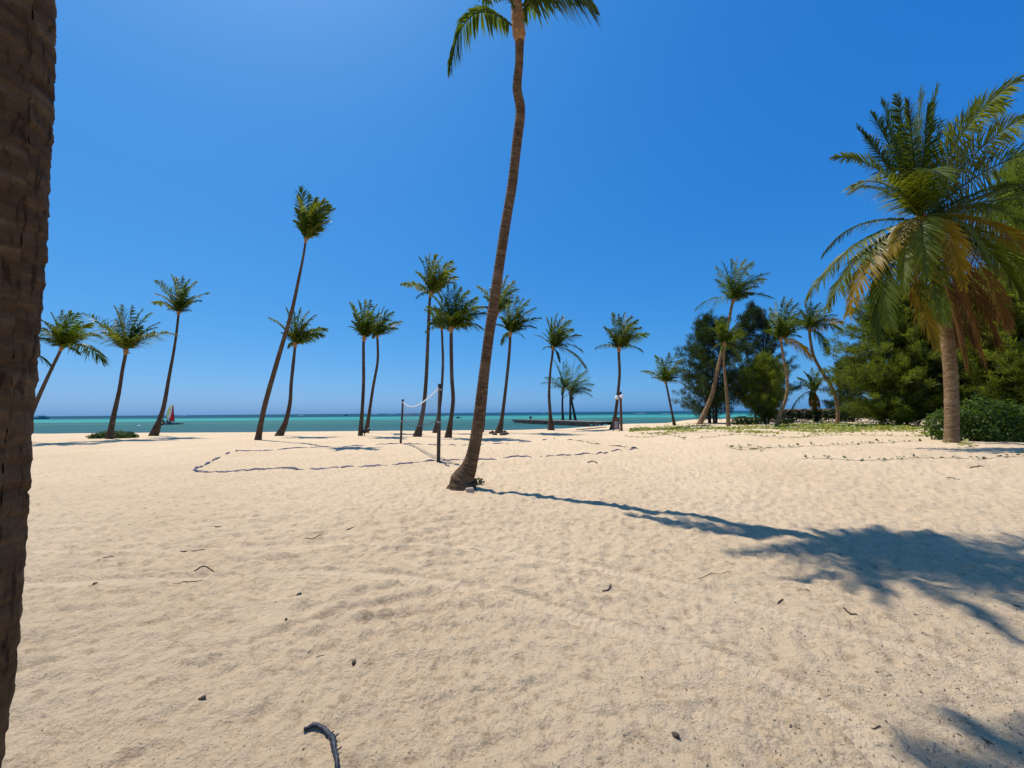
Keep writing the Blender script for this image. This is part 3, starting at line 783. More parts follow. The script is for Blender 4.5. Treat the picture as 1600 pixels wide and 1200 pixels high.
# big palm on the right, in front of the trees
def right_palm():
    tr = [(1487, 692, 31), (1487, 680, 26), (1487, 640, 25), (1485, 580, 24), (1480, 530, 24), (1472, 485, 24), (1463, 440, 23), (1452, 390, 22), (1443, 355, 20)]
    g = ground(1487, 692); Y = g[1]
    root = thing('palm_tree', 'big broad crowned palm at right with hanging golden and brown fronds', 'palm tree', (g[0], g[1], gz1(g)), GROUP)
    pts = [at(px, py, Y) for px, py, w in tr]; w = [q[2] / F * Y * 0.67 for q in tr]
    pts[0][2] = gz1(pts[0]) - 0.05
    pts = [pts[0] + np.array([0, 0, -0.3])] + pts; w = [w[0]] + w
    trunk(root, pts, w, 'bark_grey', n=22, seg=220, ring=0.11, ringamp=0.05, foot=0.5, seed=8)
    H = at(1441, 347, Y)
    sheath(root, H, w[-1] * 0.5, w[-1] * 2.0, pts[-1] - pts[-2], 4, 'sheath_shaded')
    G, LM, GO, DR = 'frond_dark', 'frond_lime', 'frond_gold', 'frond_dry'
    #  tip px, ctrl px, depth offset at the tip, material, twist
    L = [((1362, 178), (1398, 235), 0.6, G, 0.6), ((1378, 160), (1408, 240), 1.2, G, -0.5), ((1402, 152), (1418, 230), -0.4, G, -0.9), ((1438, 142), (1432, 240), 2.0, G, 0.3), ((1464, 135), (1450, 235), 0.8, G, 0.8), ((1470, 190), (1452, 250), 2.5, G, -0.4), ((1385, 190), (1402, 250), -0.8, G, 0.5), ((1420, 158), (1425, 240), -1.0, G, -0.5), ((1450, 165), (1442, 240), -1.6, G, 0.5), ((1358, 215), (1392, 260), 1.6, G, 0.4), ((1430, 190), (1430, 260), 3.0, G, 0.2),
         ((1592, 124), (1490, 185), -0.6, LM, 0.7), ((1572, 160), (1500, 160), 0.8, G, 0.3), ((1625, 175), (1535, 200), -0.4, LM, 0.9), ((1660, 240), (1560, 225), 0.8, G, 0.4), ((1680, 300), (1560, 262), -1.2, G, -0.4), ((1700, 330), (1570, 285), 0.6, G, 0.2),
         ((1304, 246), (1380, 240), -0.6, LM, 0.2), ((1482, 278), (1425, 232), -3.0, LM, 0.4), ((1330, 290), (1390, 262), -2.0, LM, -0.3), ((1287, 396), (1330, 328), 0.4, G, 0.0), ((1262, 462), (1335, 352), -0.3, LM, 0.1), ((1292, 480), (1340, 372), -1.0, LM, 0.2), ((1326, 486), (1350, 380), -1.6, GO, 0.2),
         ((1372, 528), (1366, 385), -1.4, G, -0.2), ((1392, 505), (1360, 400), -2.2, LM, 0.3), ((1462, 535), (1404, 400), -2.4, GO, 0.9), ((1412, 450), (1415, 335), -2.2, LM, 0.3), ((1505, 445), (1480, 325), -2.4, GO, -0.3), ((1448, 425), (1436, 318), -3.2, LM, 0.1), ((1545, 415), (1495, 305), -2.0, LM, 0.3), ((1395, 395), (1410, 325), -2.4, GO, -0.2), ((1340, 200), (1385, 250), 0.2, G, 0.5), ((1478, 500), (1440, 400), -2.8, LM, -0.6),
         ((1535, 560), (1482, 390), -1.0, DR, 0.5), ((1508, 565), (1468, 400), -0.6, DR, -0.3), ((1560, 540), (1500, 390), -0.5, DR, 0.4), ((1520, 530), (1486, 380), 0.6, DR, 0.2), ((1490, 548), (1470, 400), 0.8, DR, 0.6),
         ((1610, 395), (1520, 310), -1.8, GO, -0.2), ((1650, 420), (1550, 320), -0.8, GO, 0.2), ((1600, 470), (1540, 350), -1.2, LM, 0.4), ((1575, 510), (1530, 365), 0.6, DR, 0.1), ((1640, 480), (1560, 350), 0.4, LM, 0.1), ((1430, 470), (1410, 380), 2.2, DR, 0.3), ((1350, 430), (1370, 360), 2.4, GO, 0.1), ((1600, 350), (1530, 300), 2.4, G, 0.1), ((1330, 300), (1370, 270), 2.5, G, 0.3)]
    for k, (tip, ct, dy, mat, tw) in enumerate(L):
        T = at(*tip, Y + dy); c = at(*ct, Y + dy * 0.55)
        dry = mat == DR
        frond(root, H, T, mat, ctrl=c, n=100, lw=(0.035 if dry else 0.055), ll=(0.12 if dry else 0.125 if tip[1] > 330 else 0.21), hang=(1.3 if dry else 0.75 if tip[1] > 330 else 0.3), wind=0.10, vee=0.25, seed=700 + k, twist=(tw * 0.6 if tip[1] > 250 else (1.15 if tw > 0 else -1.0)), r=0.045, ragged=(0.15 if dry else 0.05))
    return root
right_palm()

# the near trunk that fills the left edge
def near_palm():
    D = 1.3
    edge = [(1420, -20), (1200, 6), (1100, 20), (1000, 29), (900, 39), (800, 45), (700, 51), (600, 59), (500, 65), (400, 72), (300, 79), (200, 84), (100, 87.5), (0, 90.5), (-150, 94), (-400, 100)]
    pts = []; rad = []
    for py, px in edge:
        t = (1420 - py) / 1420
        r = 0.165 - 0.02 * t
        p = at(px, py, D)
        th = math.atan2(-p[0], p[1])
        pts.append(np.array([p[0] - r / math.cos(th), D, p[2]])); rad.append(r)
    pts[0][2] = gz1(pts[0]) - 0.05
    root = thing('palm_tree', 'dark rough palm trunk close up, filling the left edge', 'palm tree', (pts[0][0], D, gz1(pts[0])), GROUP)
    pts += [np.array([-1.5, 1.55, 4.7]), np.array([-1.15, 2.0, 6.2]), np.array([-0.5, 2.65, 8.0]), np.array([-0.15, 3.2, 10.0]), np.array([0.2, 3.45, 11.0])]
    rad += [0.138, 0.13, 0.12, 0.11, 0.105]
    P = np.c_[np.array(pts), rad]
    Q, s = spline(P, 950)
    t, a, b = frames(Q[:, :3])
    n = 96
    ph = np.linspace(0, 2 * np.pi, n + 1)
    TH, SS = np.meshgrid(ph, s)
    cx, cy = np.cos(TH), np.sin(TH)
    # ring ledges, each tilted and broken differently
    ringc = SS / 0.088 + 0.5 * pn(cx * 0.9 + 3, SS * 2.0 + cy * 0.9, 30) + 0.35 * pn(SS * 1.7, cx * 0 + 2.2, 31)
    saw = ringc % 1.0
    ledge = (0.5 - saw) * 0.0055 * (0.6 + 0.8 * (pn(cx * 1.3, SS * 3 + cy, 32) + 0.4)) - 0.003 * np.exp(-(np.minimum(saw, 1 - saw) / 0.07) ** 2)
    cr = pn(TH * 9 + 0.6 * pn(SS * 9, TH * 3, 33), SS * 2.2 + np.floor(ringc) * 3.7, 34)
    crack = -0.0045 * np.exp(-(cr / 0.05) ** 2) * (pn(TH * 2, SS * 3, 35) > -0.15)
    rough = 0.005 * pn(TH * 4, SS * 16, 36) + 0.004 * pn(TH * 14, SS * 60, 37) + 0.002 * pn(TH * 40, SS * 120, 42) + 0.010 * pn(cx * 1.1 + 8, SS * 2.2 + cy, 38)
    low = sst(1.6, 0.2, SS)
    scar = -0.03 * low * np.clip(pn(TH * 1.6 + 4, SS * 4, 39) - 0.18, 0, 1)
    R2 = Q[:, 3:4] + ledge * 1.15 + crack + rough + scar * 1.5
    V = (Q[:, None, :3] + R2[..., None] * (np.cos(ph)[None, :, None] * a[:, None, :] + np.sin(ph)[None, :, None] * b[:, None, :])).reshape(-1, 3)
    uv = np.stack([(TH * 0.15).ravel(), SS.ravel()], 1)
    m = n + 1
    i, j = np.meshgrid(np.arange(len(s) - 1), np.arange(n), indexing='ij')
    q = np.stack([i * m + j, i * m + j + 1, (i + 1) * m + j + 1, (i + 1) * m + j], -1).reshape(-1, 4)
    me = mesh_np('trunk', V - np.array(root.location), quads=q, smooth=True, uv=uv)
    me.materials.append(MT['bark_near'])
    link(bpy.data.objects.new('trunk', me), root)
    H = Q[-1, :3]
    sheath(root, H, 0.11, 0.5, None, 9)
    rg = random.Random(21)
    for k in range(34):
        az = k * 2.399; e = math.radians(rg.uniform(0, 70)); L = rg.uniform(2.6, 3.1)
        if k >= 24: e = math.radians((8, 3, 10, 2, 6, 12, 5, 9, 1, 4)[k - 24])
        if k < 24 and math.sin(az) > 0.2: e = max(e, math.radians(58))
        if k >= 24: az = math.radians((95, 105, 115, 125, 132, 139, 88, 110, 120, 135)[k - 24]); L = (2.3, 2.4, 2.5, 2.65, 2.85, 3.05, 2.2, 2.2, 2.4, 2.7)[k - 24]
        d = np.array([math.cos(az) * math.cos(e), math.sin(az) * math.cos(e), math.sin(e)]) * L
        frond(root, H, H + d, 'frond', lift=0.22, n=50, lw=0.05, ll=0.24, hang=0.5, seed=900 + k, twist=rg.uniform(-0.4, 0.4), r=0.025)
near_palm()

# ------------------------------------------------------------------ feathery trees, hedge, bushes
def needles(base, d, n, length, width, spread, droop, rg):
    """n thin tapered sprays from each base point, along d"""
    B = np.repeat(base, n, 0); D = np.repeat(d, n, 0)
    m = len(B)
    D = D + rg.normal(0, spread, (m, 3)); D /= np.linalg.norm(D, axis=1)[:, None]
    l = length * rg.uniform(0.55, 1.15, m)
    B = B + rg.normal(0, length * 0.16, (m, 3))
    w = np.cross(D, rg.normal(0, 1, (m, 3))); w /= np.linalg.norm(w, axis=1)[:, None] + 1e-9
    w = w * (width * rg.uniform(0.6, 1.3, m))[:, None]
    mid = B + D * (l * 0.55)[:, None] + np.array([0, 0, -1.0]) * (droop * l * 0.3)[:, None]
    tip = B + D * l[:, None] + np.array([0, 0, -1.0]) * (droop * l)[:, None]
    V = np.stack([B, mid - w / 2, mid + w / 2, tip], 1).reshape(-1, 3)
    o = 4 * np.arange(m)
    return V, np.stack([o, o + 1, o + 3, o + 2], 1)

def casuarina(label, base, top_z, radius, low=1.2, stems=1, nb=150, mat='needle', seed=0, prof=None, dens=9, nl=0.55, width=0.035, vase=False, tint=None):
    rg = np.random.default_rng(seed)
    root = thing('casuarina_tree', label, 'tree', base, 'feathery casuarina trees of the right grove')
    Z0 = np.array(base)
    Ht = top_z - base[2]
    mb = MB(); tops = []
    for k in range(stems):
        a = rg.uniform(0, 6.28); sp = (0.16 if stems > 1 else 0.03) * radius
        p0 = np.array([math.cos(a), math.sin(a), 0]) * sp * 0.6
        p2 = np.array([math.cos(a), math.sin(a), 0]) * sp * rg.uniform(1.5, 3.5) + np.array([0, 0, Ht * rg.uniform(0.75, 0.97)])
        p1 = p0 * 1.6 + np.array([0, 0, Ht * 0.4]) + np.append(rg.normal(0, 0.15, 2), 0)
        Q, _ = spline(np.array([p0 - [0, 0, 0.25], p1, p2]), 10)
        rt = (0.17 if stems == 1 else 0.11) * (Ht / 10) ** 0.5
        mb.tube(Q, np.linspace(rt, 0.03, 10), 7)
        tops.append(Q)
    Vs = []; Qs = []; off = 0
    prof = prof or ([0, 0.15, 0.45, 0.75, 0.92, 1.0], [0.65, 0.95, 1.0, 0.72, 0.42, 0.14])
    for k in range(int(nb * 0.5)):
        Q = tops[k % stems]
        f = rg.uniform(0, 1) ** 0.85
        h = low + (Ht - low) * f
        i = min(len(Q) - 1, int(h / Ht * 9))
        st = Q[i].copy(); st[2] = max(0.3, h - (0.25 * Ht * rg.uniform(0.3, 1)))
        az = rg.uniform(0, 6.283)
        rl = radius * np.interp(f, *prof) * rg.uniform(0.45, 1.28)
        end = np.array([math.cos(az) * rl, math.sin(az) * rl, h + rg.normal(0, 0.2)])
        mid = st * 0.45 + end * 0.55 + np.array([0, 0, -0.05 * rl if vase else 0.10 * rl])
        m = 6
        u = np.linspace(0, 1, m)[:, None]
        B = (1 - u) ** 2 * st + 2 * u * (1 - u) * mid + u * u * end
        mb.tube(B, np.linspace(0.03, 0.008, m), 3, False)
        nt2 = dens * 2
        uu = np.linspace(0.28, 1.0, nt2)[:, None]
        BB = (1 - uu) ** 2 * st + 2 * uu * (1 - uu) * mid + uu * uu * end
        BB = BB + rg.normal(0, 0.30, BB.shape) * np.array([1, 1, 1.5]) * (1.2 - uu)
        dd = (end - mid); dd = dd / np.linalg.norm(dd)
        dd = dd * 0.6 + np.array([0.12, 0, 0.7])
        V, q = needles(BB, np.repeat(dd[None], nt2, 0), 17, nl, width, 0.5, 0.18, rg)
        Vs.append(V); Qs.append(q + off); off += len(V)
    mb.build('trunk', MT['bark_tree'], root, True)
    me = mesh_np('crown', np.concatenate(Vs), quads=np.concatenate(Qs))
    me.materials.append(MT[mat])
    o = link(bpy.data.objects.new('crown', me), root); o['kind'] = 'stuff'
    return root

def gY(px, Y):
    """ground point under photo column px, Y metres ahead"""
    p = at(px, 650, Y); return np.array([p[0], Y, gz1(p)])

def zat(px, py, Y): return float(at(px, py, Y)[2])

casuarina('dark feathery tree with several stems at the left of the grove', gY(1113, 43), zat(1113, 494, 43), 3.7, 1.3, 5, 340, 'needle', 41, dens=9)
casuarina('tall dark feathery tree with pointed top behind the pale trunked palm', gY(1186, 47), zat(1186, 476, 47), 3.8, 1.8, 3, 330, 'needle', 42, prof=([0, 0.2, 0.5, 0.8, 1.0], [0.9, 1.0, 0.9, 0.55, 0.1]))
casuarina('lighter green vase shaped young feathery tree in the grove', gY(1196, 40), zat(1196, 556, 40), 2.3, 0.6, 3, 150, 'needle_lime', 43, prof=([0, 0.3, 0.7, 1.0], [0.45, 0.9, 0.95, 0.3]), vase=True)
casuarina('broad bright green feathery tree left of the big palm', gY(1405, 31), zat(1405, 452, 31), 3.9, 0.7, 2, 620, 'needle_lime', 44, dens=9, nl=0.5, width=0.042)
casuarina('dark feathery tree directly behind the big palm trunk', gY(1475, 30), zat(1475, 450, 30), 3.4, 0.7, 2, 420, 'needle', 45, nl=0.5, width=0.042)
casuarina('dark green feathery tree behind the glossy bush at right', gY(1560, 27), zat(1560, 425, 27), 3.2, 0.6, 2, 480, 'needle_lime', 46, nl=0.5, width=0.042)
casuarina('tallest feathery tree cut off by the right edge', gY(1655, 25), zat(1655, 235, 25), 4.2, 0.8, 2, 520, 'needle_lime', 47, nl=0.5, width=0.04)
casuarina('thin dark feathery sapling beside the small squeezed palm', gY(1330, 43), zat(1330, 560, 43), 2.0, 1.0, 3, 110, 'needle', 48)

def leaves(P, N, size, rg, fold=0.25, aspect=0.7):
    """one folded leaf (two quads' worth as 4 tris) at each point P facing N"""
    m = len(P)
    N = N / (np.linalg.norm(N, axis=1)[:, None] + 1e-9)
    t = np.cross(N, rg.normal(0, 1, (m, 3))); t /= np.linalg.norm(t, axis=1)[:, None] + 1e-9
    s = np.cross(N, t)
    l = size * rg.uniform(0.6, 1.2, m)[:, None]
    w = l * aspect * 0.5
    b0 = P; b1 = P + t * l
    md = P + t * l * 0.5
    L_ = md + s * w + N * l * fold; R_ = md - s * w + N * l * fold
    V = np.stack([b0, R_, b1, L_], 1).reshape(-1, 3)
    o = 4 * np.arange(m)
    tr = np.concatenate([np.stack([o, o + 1, o + 2], 1), np.stack([o, o + 2, o + 3], 1)])
    return V, tr

def bush(name, label, cat, base, lobes, mat, n, size, seed, group=None, stems=10):
    """lobes: (dx, dy, dz, rx, ry, rz) ellipsoids filled with leaves near their skins"""
    rg = np.random.default_rng(seed)
    root = thing(name, label, cat, base, group)
    Ps = []; Ns = []
    tot = sum(l[3] * l[5] for l in lobes)
    mb = MB()
    for l in lobes:
        k = int(n * l[3] * l[5] / tot)
        d = rg.normal(0, 1, (k, 3)); d /= np.linalg.norm(d, axis=1)[:, None]
        r = rg.uniform(0.45, 1.0, k) ** 0.6 * (1 + 0.22 * pn(d[:, 0] * 2.5 + seed, d[:, 2] * 2.5 + d[:, 1], 50))
        P = np.array(l[:3]) + d * r[:, None] * np.array(l[3:])
        ok = P[:, 2] > -0.02
        Ps.append(P[ok]); Ns.append((d + rg.normal(0, 0.6, (k, 3)) + np.array([0, 0, 0.5]))[ok])
        for _ in range(stems):
            e = np.array(l[:3]) + rg.normal(0, 0.5, 3) * np.array(l[3:])
            mb.tube([(e[0] * 0.4 + l[0] * 0.5, e[1] * 0.4 + l[1] * 0.5, -0.05), (e[0] * 0.8 + l[0] * .2, e[1] * 0.8 + l[1] * .2, max(0.1, e[2] * 0.6)), (e[0], e[1], max(0.15, e[2]))], [0.02, 0.014, 0.006], 4, False)
    V, t = leaves(np.concatenate(Ps), np.concatenate(Ns), size, rg)
    me = mesh_np('leaves', V, tris=t); me.materials.append(MT[mat])
    o = link(bpy.data.objects.new('leaves', me), root); o['kind'] = 'stuff'
    mb.build('stems', MT['bark_tree'], root)
    return root

b = gp(1548, 690)
bush('glossy_bush', 'glossy bright green broad leaved bush right of the big palm', 'bush', b, [(-0.9, 0.6, 0.6, 0.9, 0.8, 0.75), (0.2, 0.4, 0.85, 1.1, 0.9, 0.95), (1.5, 0.5, 0.8, 1.1, 0.9, 0.8), (2.7, 0.4, 0.7, 1.0, 0.9, 0.75), (0.6, -0.1, 0.3, 1.9, 0.6, 0.35)], 'leaf', 5200, 0.15, 61)
b = gp(168, 685)
bush('shrub_mound', 'low green shrub mound around the foot of a palm', 'shrub', b, [(0, 0.5, 0.12, 1.5, 0.8, 0.42), (-0.9, 0.4, 0.05, 0.85, 0.6, 0.28), (0.9, 0.3, 0.05, 0.9, 0.6, 0.26)], 'leaf_hedge', 2600, 0.14, 62, stems=6)
hb = gY(1262, 46)
def hedge():
    x0 = at(1222, 650, 46)[0]; x1 = at(1345, 650, 46)[0]
    lob = []
    k = 9
    for i in range(k):
        lob.append((x0 + (x1 - x0) * (i + 0.5) / k - hb[0], rnd.uniform(-0.2, 0.2), 0.75, 0.85, 0.7, 0.72 + rnd.uniform(-0.08, 0.06)))
    bush('hedge', 'low dark clipped hedge behind the bent palm and pale log', 'hedge', hb, lob, 'leaf_hedge', 4200, 0.2, 63, stems=5)
hedge()
b = gp(1165, 664)
bush('dark_shrub', 'dark low shrub at the foot of the pale trunked palm', 'shrub', b, [(0, 0.6, 0.35, 1.0, 0.6, 0.5), (1.2, 0.8, 0.3, 0.8, 0.6, 0.45)], 'leaf_hedge', 1300, 0.16, 64, 'dark shrubs under the grove', stems=8)
b = gp(1232, 664)
bush('dark_shrub', 'small dark shrub under the palm with the S shaped trunk', 'shrub', b, [(0, 0.4, 0.25, 0.8, 0.5, 0.32)], 'leaf_hedge', 600, 0.15, 65, 'dark shrubs under the grove', stems=8)
b = gp(743, 758)
bush('weed_tuft', 'tiny dark weed tuft behind the foot of the leaning palm', 'weed', b, [(0.03, 0.1, 0.06, 0.13, 0.1, 0.10)], 'leaf_hedge', 60, 0.07, 66, stems=4)

# low wall seen over the hedge
w0 = at(1200, 638, 75); w1 = at(1380, 636, 75)
mb = MB(); zt = zat(1290, 638.5, 75); zb = -0.9
root = thing('low_wall', 'long low beige wall top showing above the hedge', 'wall', ((w0[0] + w1[0]) / 2, 75, zb))
mb.box((0, 0, (zt - 0.14 - zb) / 2), (w1[0] - w0[0], 0.4, zt - 0.14 - zb)); mb.build('wall_body', MT['beige'], root)
m2 = MB(); m2.box((0, 0, zt - 0.07 - zb), (w1[0] - w0[0] + 0.2, 0.6, 0.14)); m2.build('wall_cap', MT['beige'], root)

# leaning pale log and white board
a = gp(1313, 658); q = at(1339, 644, a[1] + 0.6)
mb = MB(); o = thing('slanting_log', 'pale slanting log leaning beside the bent palm', 'log', a)
Q, _ = spline(np.array([a - [0, 0, 0.1], (a + q) / 2 + [0, 0, 0.03], q]), 12)
mb.tube([p - a for p in Q], 0.13 * np.linspace(1.1, 0.75, 12) * (1 + 0.05 * rng.normal(0, 1, 12)), 9); mb.build('log', MT['pale_wood'], o, True)
mb = MB(); mb.tube([(q - a) * 0.72, (q - a) * 0.76 + [0.1, -0.1, -0.22]], [0.05, 0.025], 6); mb.build('branch_stub', MT['pale_wood'], o, True)
a = gp(1322, 662.5)
mb = MB(); mb.box((0, 0, 0.06), (0.75, 0.3, 0.05), Matrix.Rotation(0.15, 3, 'Y')); o = mb.build('white_board', MT['white']); o.location = a
tag(o, 'small white board lying in the green vines near the log', 'board')

# ground vines: the mass near the grove and the single runners
def px_region(n, rg):
    out = []
    while len(out) < n:
        px = rg.uniform(985, 1520); 
        c = np.interp(px, [985, 1090, 1200, 1300, 1400, 1450, 1520], [671, 667, 669, 666, 668, 673, 688])
        py = c + abs(rg.normal(0, np.interp(px, [985, 1100, 1250, 1330, 1420, 1520], [4, 4.5, 5, 4, 4, 5]))) * rg.choice([1, 1, 1, -0.5])
        p = ground(px, py)
        v = float(pn(np.array([p[0] * 0.35]), np.array([p[1] * 0.35]), 60)[0]) + (0.35 if 1210 < px < 1430 and py < 671 else -0.06)
        if v > rg.uniform(-0.1, 0.3): out.append(p)
    return np.array(out)
rg = np.random.default_rng(77)
P = px_region(9000, rg); P[:, 2] = ground_z(P[:, 0], P[:, 1]) + rg.uniform(0.01, 0.10, len(P)) * (0.4 + (np.abs(P[:, 0] - 29) < 8))
V, t = leaves(P, rg.normal(0, 0.45, (len(P), 3)) + [0, 0, 1], 0.18, rg, 0.15, 0.9)
me = mesh_np('beach_vines', V, tris=t); me.materials.append(MT['leaf_vine'])
tag(link(bpy.data.objects.new('beach_vines', me)), 'yellow green creeping vines carpeting the sand below the grove', 'ground vines', kind='stuff')

def runner(pts, label, seed, step=0.42, size=0.105, mat='vine_dark'):
    rg = np.random.default_rng(seed)
    Q, s = spline(np.array([ground(*p) for p in pts]), 120)
    z = ground_z(Q[:, 0], Q[:, 1]); Q[:, 2] = z + 0.012
    root = thing('vine_runner', label, 'vine', (Q[0, 0], Q[0, 1], z[0]), 'vine runners creeping over the sand')
    o_ = np.array(root.location)
    mb = MB(); mb.tube(Q - o_, 0.005, 4, False); mb.build('stem', MT['dead'], root)
    k = int(s[-1] / step * 3)
    ss = np.sort(np.repeat(np.arange(0.2, s[-1], step), 4)); ss = ss + rg.normal(0, step * 0.13, len(ss))
    P = np.stack([np.interp(ss, s, Q[:, i]) for i in range(3)], 1) + np.c_[rg.normal(0, 0.05, (len(ss), 2)), rg.uniform(0.01, 0.07, len(ss))]
    V, t = leaves(P - o_, rg.normal(0, 0.6, (len(P), 3)) + [0, 0, 1], size, rg, 0.15, 0.9)
    me = mesh_np('leaves', V, tris=t); me.materials.append(MT[mat])
    o = link(bpy.data.objects.new('leaves', me), root); o['kind'] = 'stuff'
runner([(1252, 716), (1320, 719), (1390, 720), (1440, 716), (1520, 717), (1600, 713), (1650, 711)], 'nearest vine runner, a dotted line ending at the right edge', 1)
runner([(1136, 701), (1170, 704), (1200, 702), (1300, 697), (1380, 692), (1440, 690)], 'vine runner leading left from the foot of the big palm', 2)
runner([(1135, 699), (1165, 701), (1192, 706)], 'short vine runner tip forking on the open sand', 3)
runner([(1090, 686), (1130, 681), (1160, 679), (1210, 684), (1250, 684)], 'vine runner curving below the grove toward the yellow clump', 4, 0.5)
runner([(1250, 684), (1300, 681), (1350, 681), (1400, 682), (1450, 684)], 'vine runner between the yellow clump and the big palm', 5, 0.5)
runner([(1000, 677), (1040, 680), (1062, 684), (1070, 688)], 'vine runner right of the lamp post ending in open sand', 6, 0.6)
runner([(975, 682), (1010, 684), (1050, 679), (1100, 676), (1150, 673)], 'vine runner reaching from the lamp post to the grove', 7, 0.6)

# ------------------------------------------------------------------ volleyball net and court
pn_b = ground(685, 723); pf_b = ground(626, 694)
def post(label, b, top_px, Y, w):
    t = at(*top_px, Y)
    root = thing('net_post', label, 'post', (b[0], b[1], gz1(b)), 'wooden posts of the volleyball net')
    o_ = np.array(root.location)
    mb = MB()
    pts = [b - [0, 0, 0.3], b, b * 0.5 + t * 0.5, t]
    mb.tube([p - o_ for p in pts], [w / 2 * 1.05, w / 2 * 1.03, w / 2, w / 2 * 0.97], 14); mb.build('shaft', MT['post'], root, True)
    m2 = MB(); m2.tube([t - o_ + [0, 0, 0.002], t - o_ + [0, 0, 0.035]], [w / 2 * 1.1, w / 2 * 1.04], 14); m2.build('cap', MT['dark'], root, True)
    for f in (0.94, 0.52):
        p = b * (1 - f) + t * f - o_
        m3 = MB(); m3.tube([p - [0, 0, 0.03], p + [0, 0, 0.03]], [w / 2 * 1.1] * 2, 14); m3.build('strap', MT['net'], root, True)
    return b, t
nb_, ntp = post('near thick wooden post of the volleyball net', pn_b, (687, 601.5), pn_b[1], 0.118)
fb_, ftp = post('far wooden post of the volleyball net', pf_b, (629.5, 625), pf_b[1], 0.115)
def net():
    c0 = ftp + [0, 0, -0.08]; c1 = ntp + [0, 0, -0.03]
    root = thing('volleyball_net', 'sagging volleyball net with white top tape between the two posts', 'net', ((c0[0] + c1[0]) / 2, (c0[1] + c1[1]) / 2, 1.2))
    o_ = np.array(root.location)
    m = 60
    u = np.linspace(0.012, 0.988, m)
    top = c0 + (c1 - c0) * u[:, None]; top[:, 2] -= 0.42 * 4 * u * (1 - u) * (1 - 0.35 * (u - 0.3))
    z0 = 1.22; z1 = 1.40
    bot = c0 + (c1 - c0) * u[:, None]; bot[:, 2] = z0 + (z1 - z0) * u - 0.26 * 4 * u * (1 - u)
    mb = MB()
    d = (c1 - c0)[:2]; nrm = np.array([-d[1], d[0], 0]) / np.hypot(*d) * 0.007
    for i in range(m - 1):
        a, b2 = top[i] - o_, top[i + 1] - o_
        dn = np.array([0, 0, -0.055])
        mb.add([a + nrm, b2 + nrm, b2 + nrm + dn, a + nrm + dn, a - nrm, b2 - nrm, b2 - nrm + dn, a - nrm + dn], [(0, 1, 2, 3), (7, 6, 5, 4), (0, 4, 5, 1), (3, 2, 6, 7)])
    mb.build('top_tape', MT['white'], root)
    m2 = MB(); m2.tube(bot - o_, 0.014, 5); m2.build('bottom_cord', MT['dark'], root)
    m3 = MB()
    for i in range(0, m, 1):
        m3.tube([top[i] - o_ + [0, 0, -0.055], bot[i] - o_], 0.0018, 3, False)
    for k in range(1, 10):
        f = k / 10
        m3.tube((top + [0, 0, -0.055]) * (1 - f) + bot * f - o_, 0.0018, 3, False)
    o = m3.build('mesh', MT['net'], root); o['kind'] = 'stuff'
    for end, P in (('a', (c0, ftp)), ('b', (c1, ntp))):
        m4 = MB(); i = 0 if end == 'a' else m - 1
        m4.tube([top[i] - o_ + [0, 0, -0.02], P[0] - o_ + [0, 0, 0.0]], 0.008, 5); m4.tube([bot[i] - o_, np.array([P[1][0], P[1][1], bot[i][2] + 0.05]) - o_], 0.008, 5); m4.build('tie_rope', MT['net'], root)
net()

def tape(pts, label, seed, cover=0.72, wid=0.075, n=None):
    rg = np.random.default_rng(seed)
    Q, s = spline(np.array([ground(*p) for p in pts]), 400)
    Q[:, 2] = ground_z(Q[:, 0], Q[:, 1])
    root = thing('boundary_tape', label, 'court line', (Q[0, 0], Q[0, 1], Q[0, 2]), 'boundary tapes of the volleyball court')
    o_ = np.array(root.location)
    pos = 0.0
    while pos < s[-1] - 0.1:
        L = rg.uniform(0.35, 1.5); end = min(pos + L, s[-1])
        m = max(5, int((end - pos) / 0.07))
        ss = np.linspace(pos, end, m)
        P = np.stack([np.interp(ss, s, Q[:, i]) for i in range(3)], 1)
        t = np.gradient(P, axis=0); t /= np.linalg.norm(t, axis=1)[:, None]
        sd = np.stack([-t[:, 1], t[:, 0], t[:, 2] * 0], 1)
        e = np.linspace(0, 1, m); env = np.sin(np.pi * np.clip(e, 0.02, 0.98)) ** 0.6
        tw = 0.5 + 0.9 * pn(ss * 2.2, ss * 0 + seed, 70)
        P = P + sd * (0.05 * pn(ss * 0.8, ss * 0 + seed + 3.3, 71))[:, None]
        P[:, 2] += 0.000 + 0.022 * env
        up = np.zeros_like(P); up[:, 2] = 1
        a = sd * np.cos(tw)[:, None] + up * np.abs(np.sin(tw))[:, None]
        w = wid * (0.35 + 0.65 * env)[:, None]
        A_ = P - a * w * 0.35; B_ = P + a * w * 0.65; A_[:, 2] = np.maximum(A_[:, 2], P[:, 2] - 0.015)
        th_ = np.array([0, 0, 0.002])
        V = np.concatenate([A_, B_, A_ - th_, B_ - th_]) - o_
        i = np.arange(m - 1)
        q = np.concatenate([np.stack([i, i + 1, m + i + 1, m + i], 1), np.stack([2 * m + i, 3 * m + i, 3 * m + i + 1, 2 * m + i + 1], 1), np.stack([i, 2 * m + i, 2 * m + i + 1, i + 1], 1), np.stack([m + i, m + i + 1, 3 * m + i + 1, 3 * m + i], 1)])
        me = mesh_np('tape_stretch', V, quads=q, smooth=False); me.materials.append(MT['tape'])
        link(bpy.data.objects.new('tape_stretch', me), root)
        pos = end + rg.exponential(0.32) * (1 - cover) * 3
tape([(301, 736), (315, 738), (340, 738), (400, 735), (460, 734), (520, 732), (560, 730), (620, 728), (665, 722), (684, 721)], 'dark blue court tape along the near side, left of the net', 1, 0.93, 0.075)
tape([(688, 721), (720, 720), (770, 719), (800, 717), (870, 715), (930, 710), (960, 706), (998, 700)], 'dark blue court tape along the near side, right of the net', 2, 0.78, 0.07)
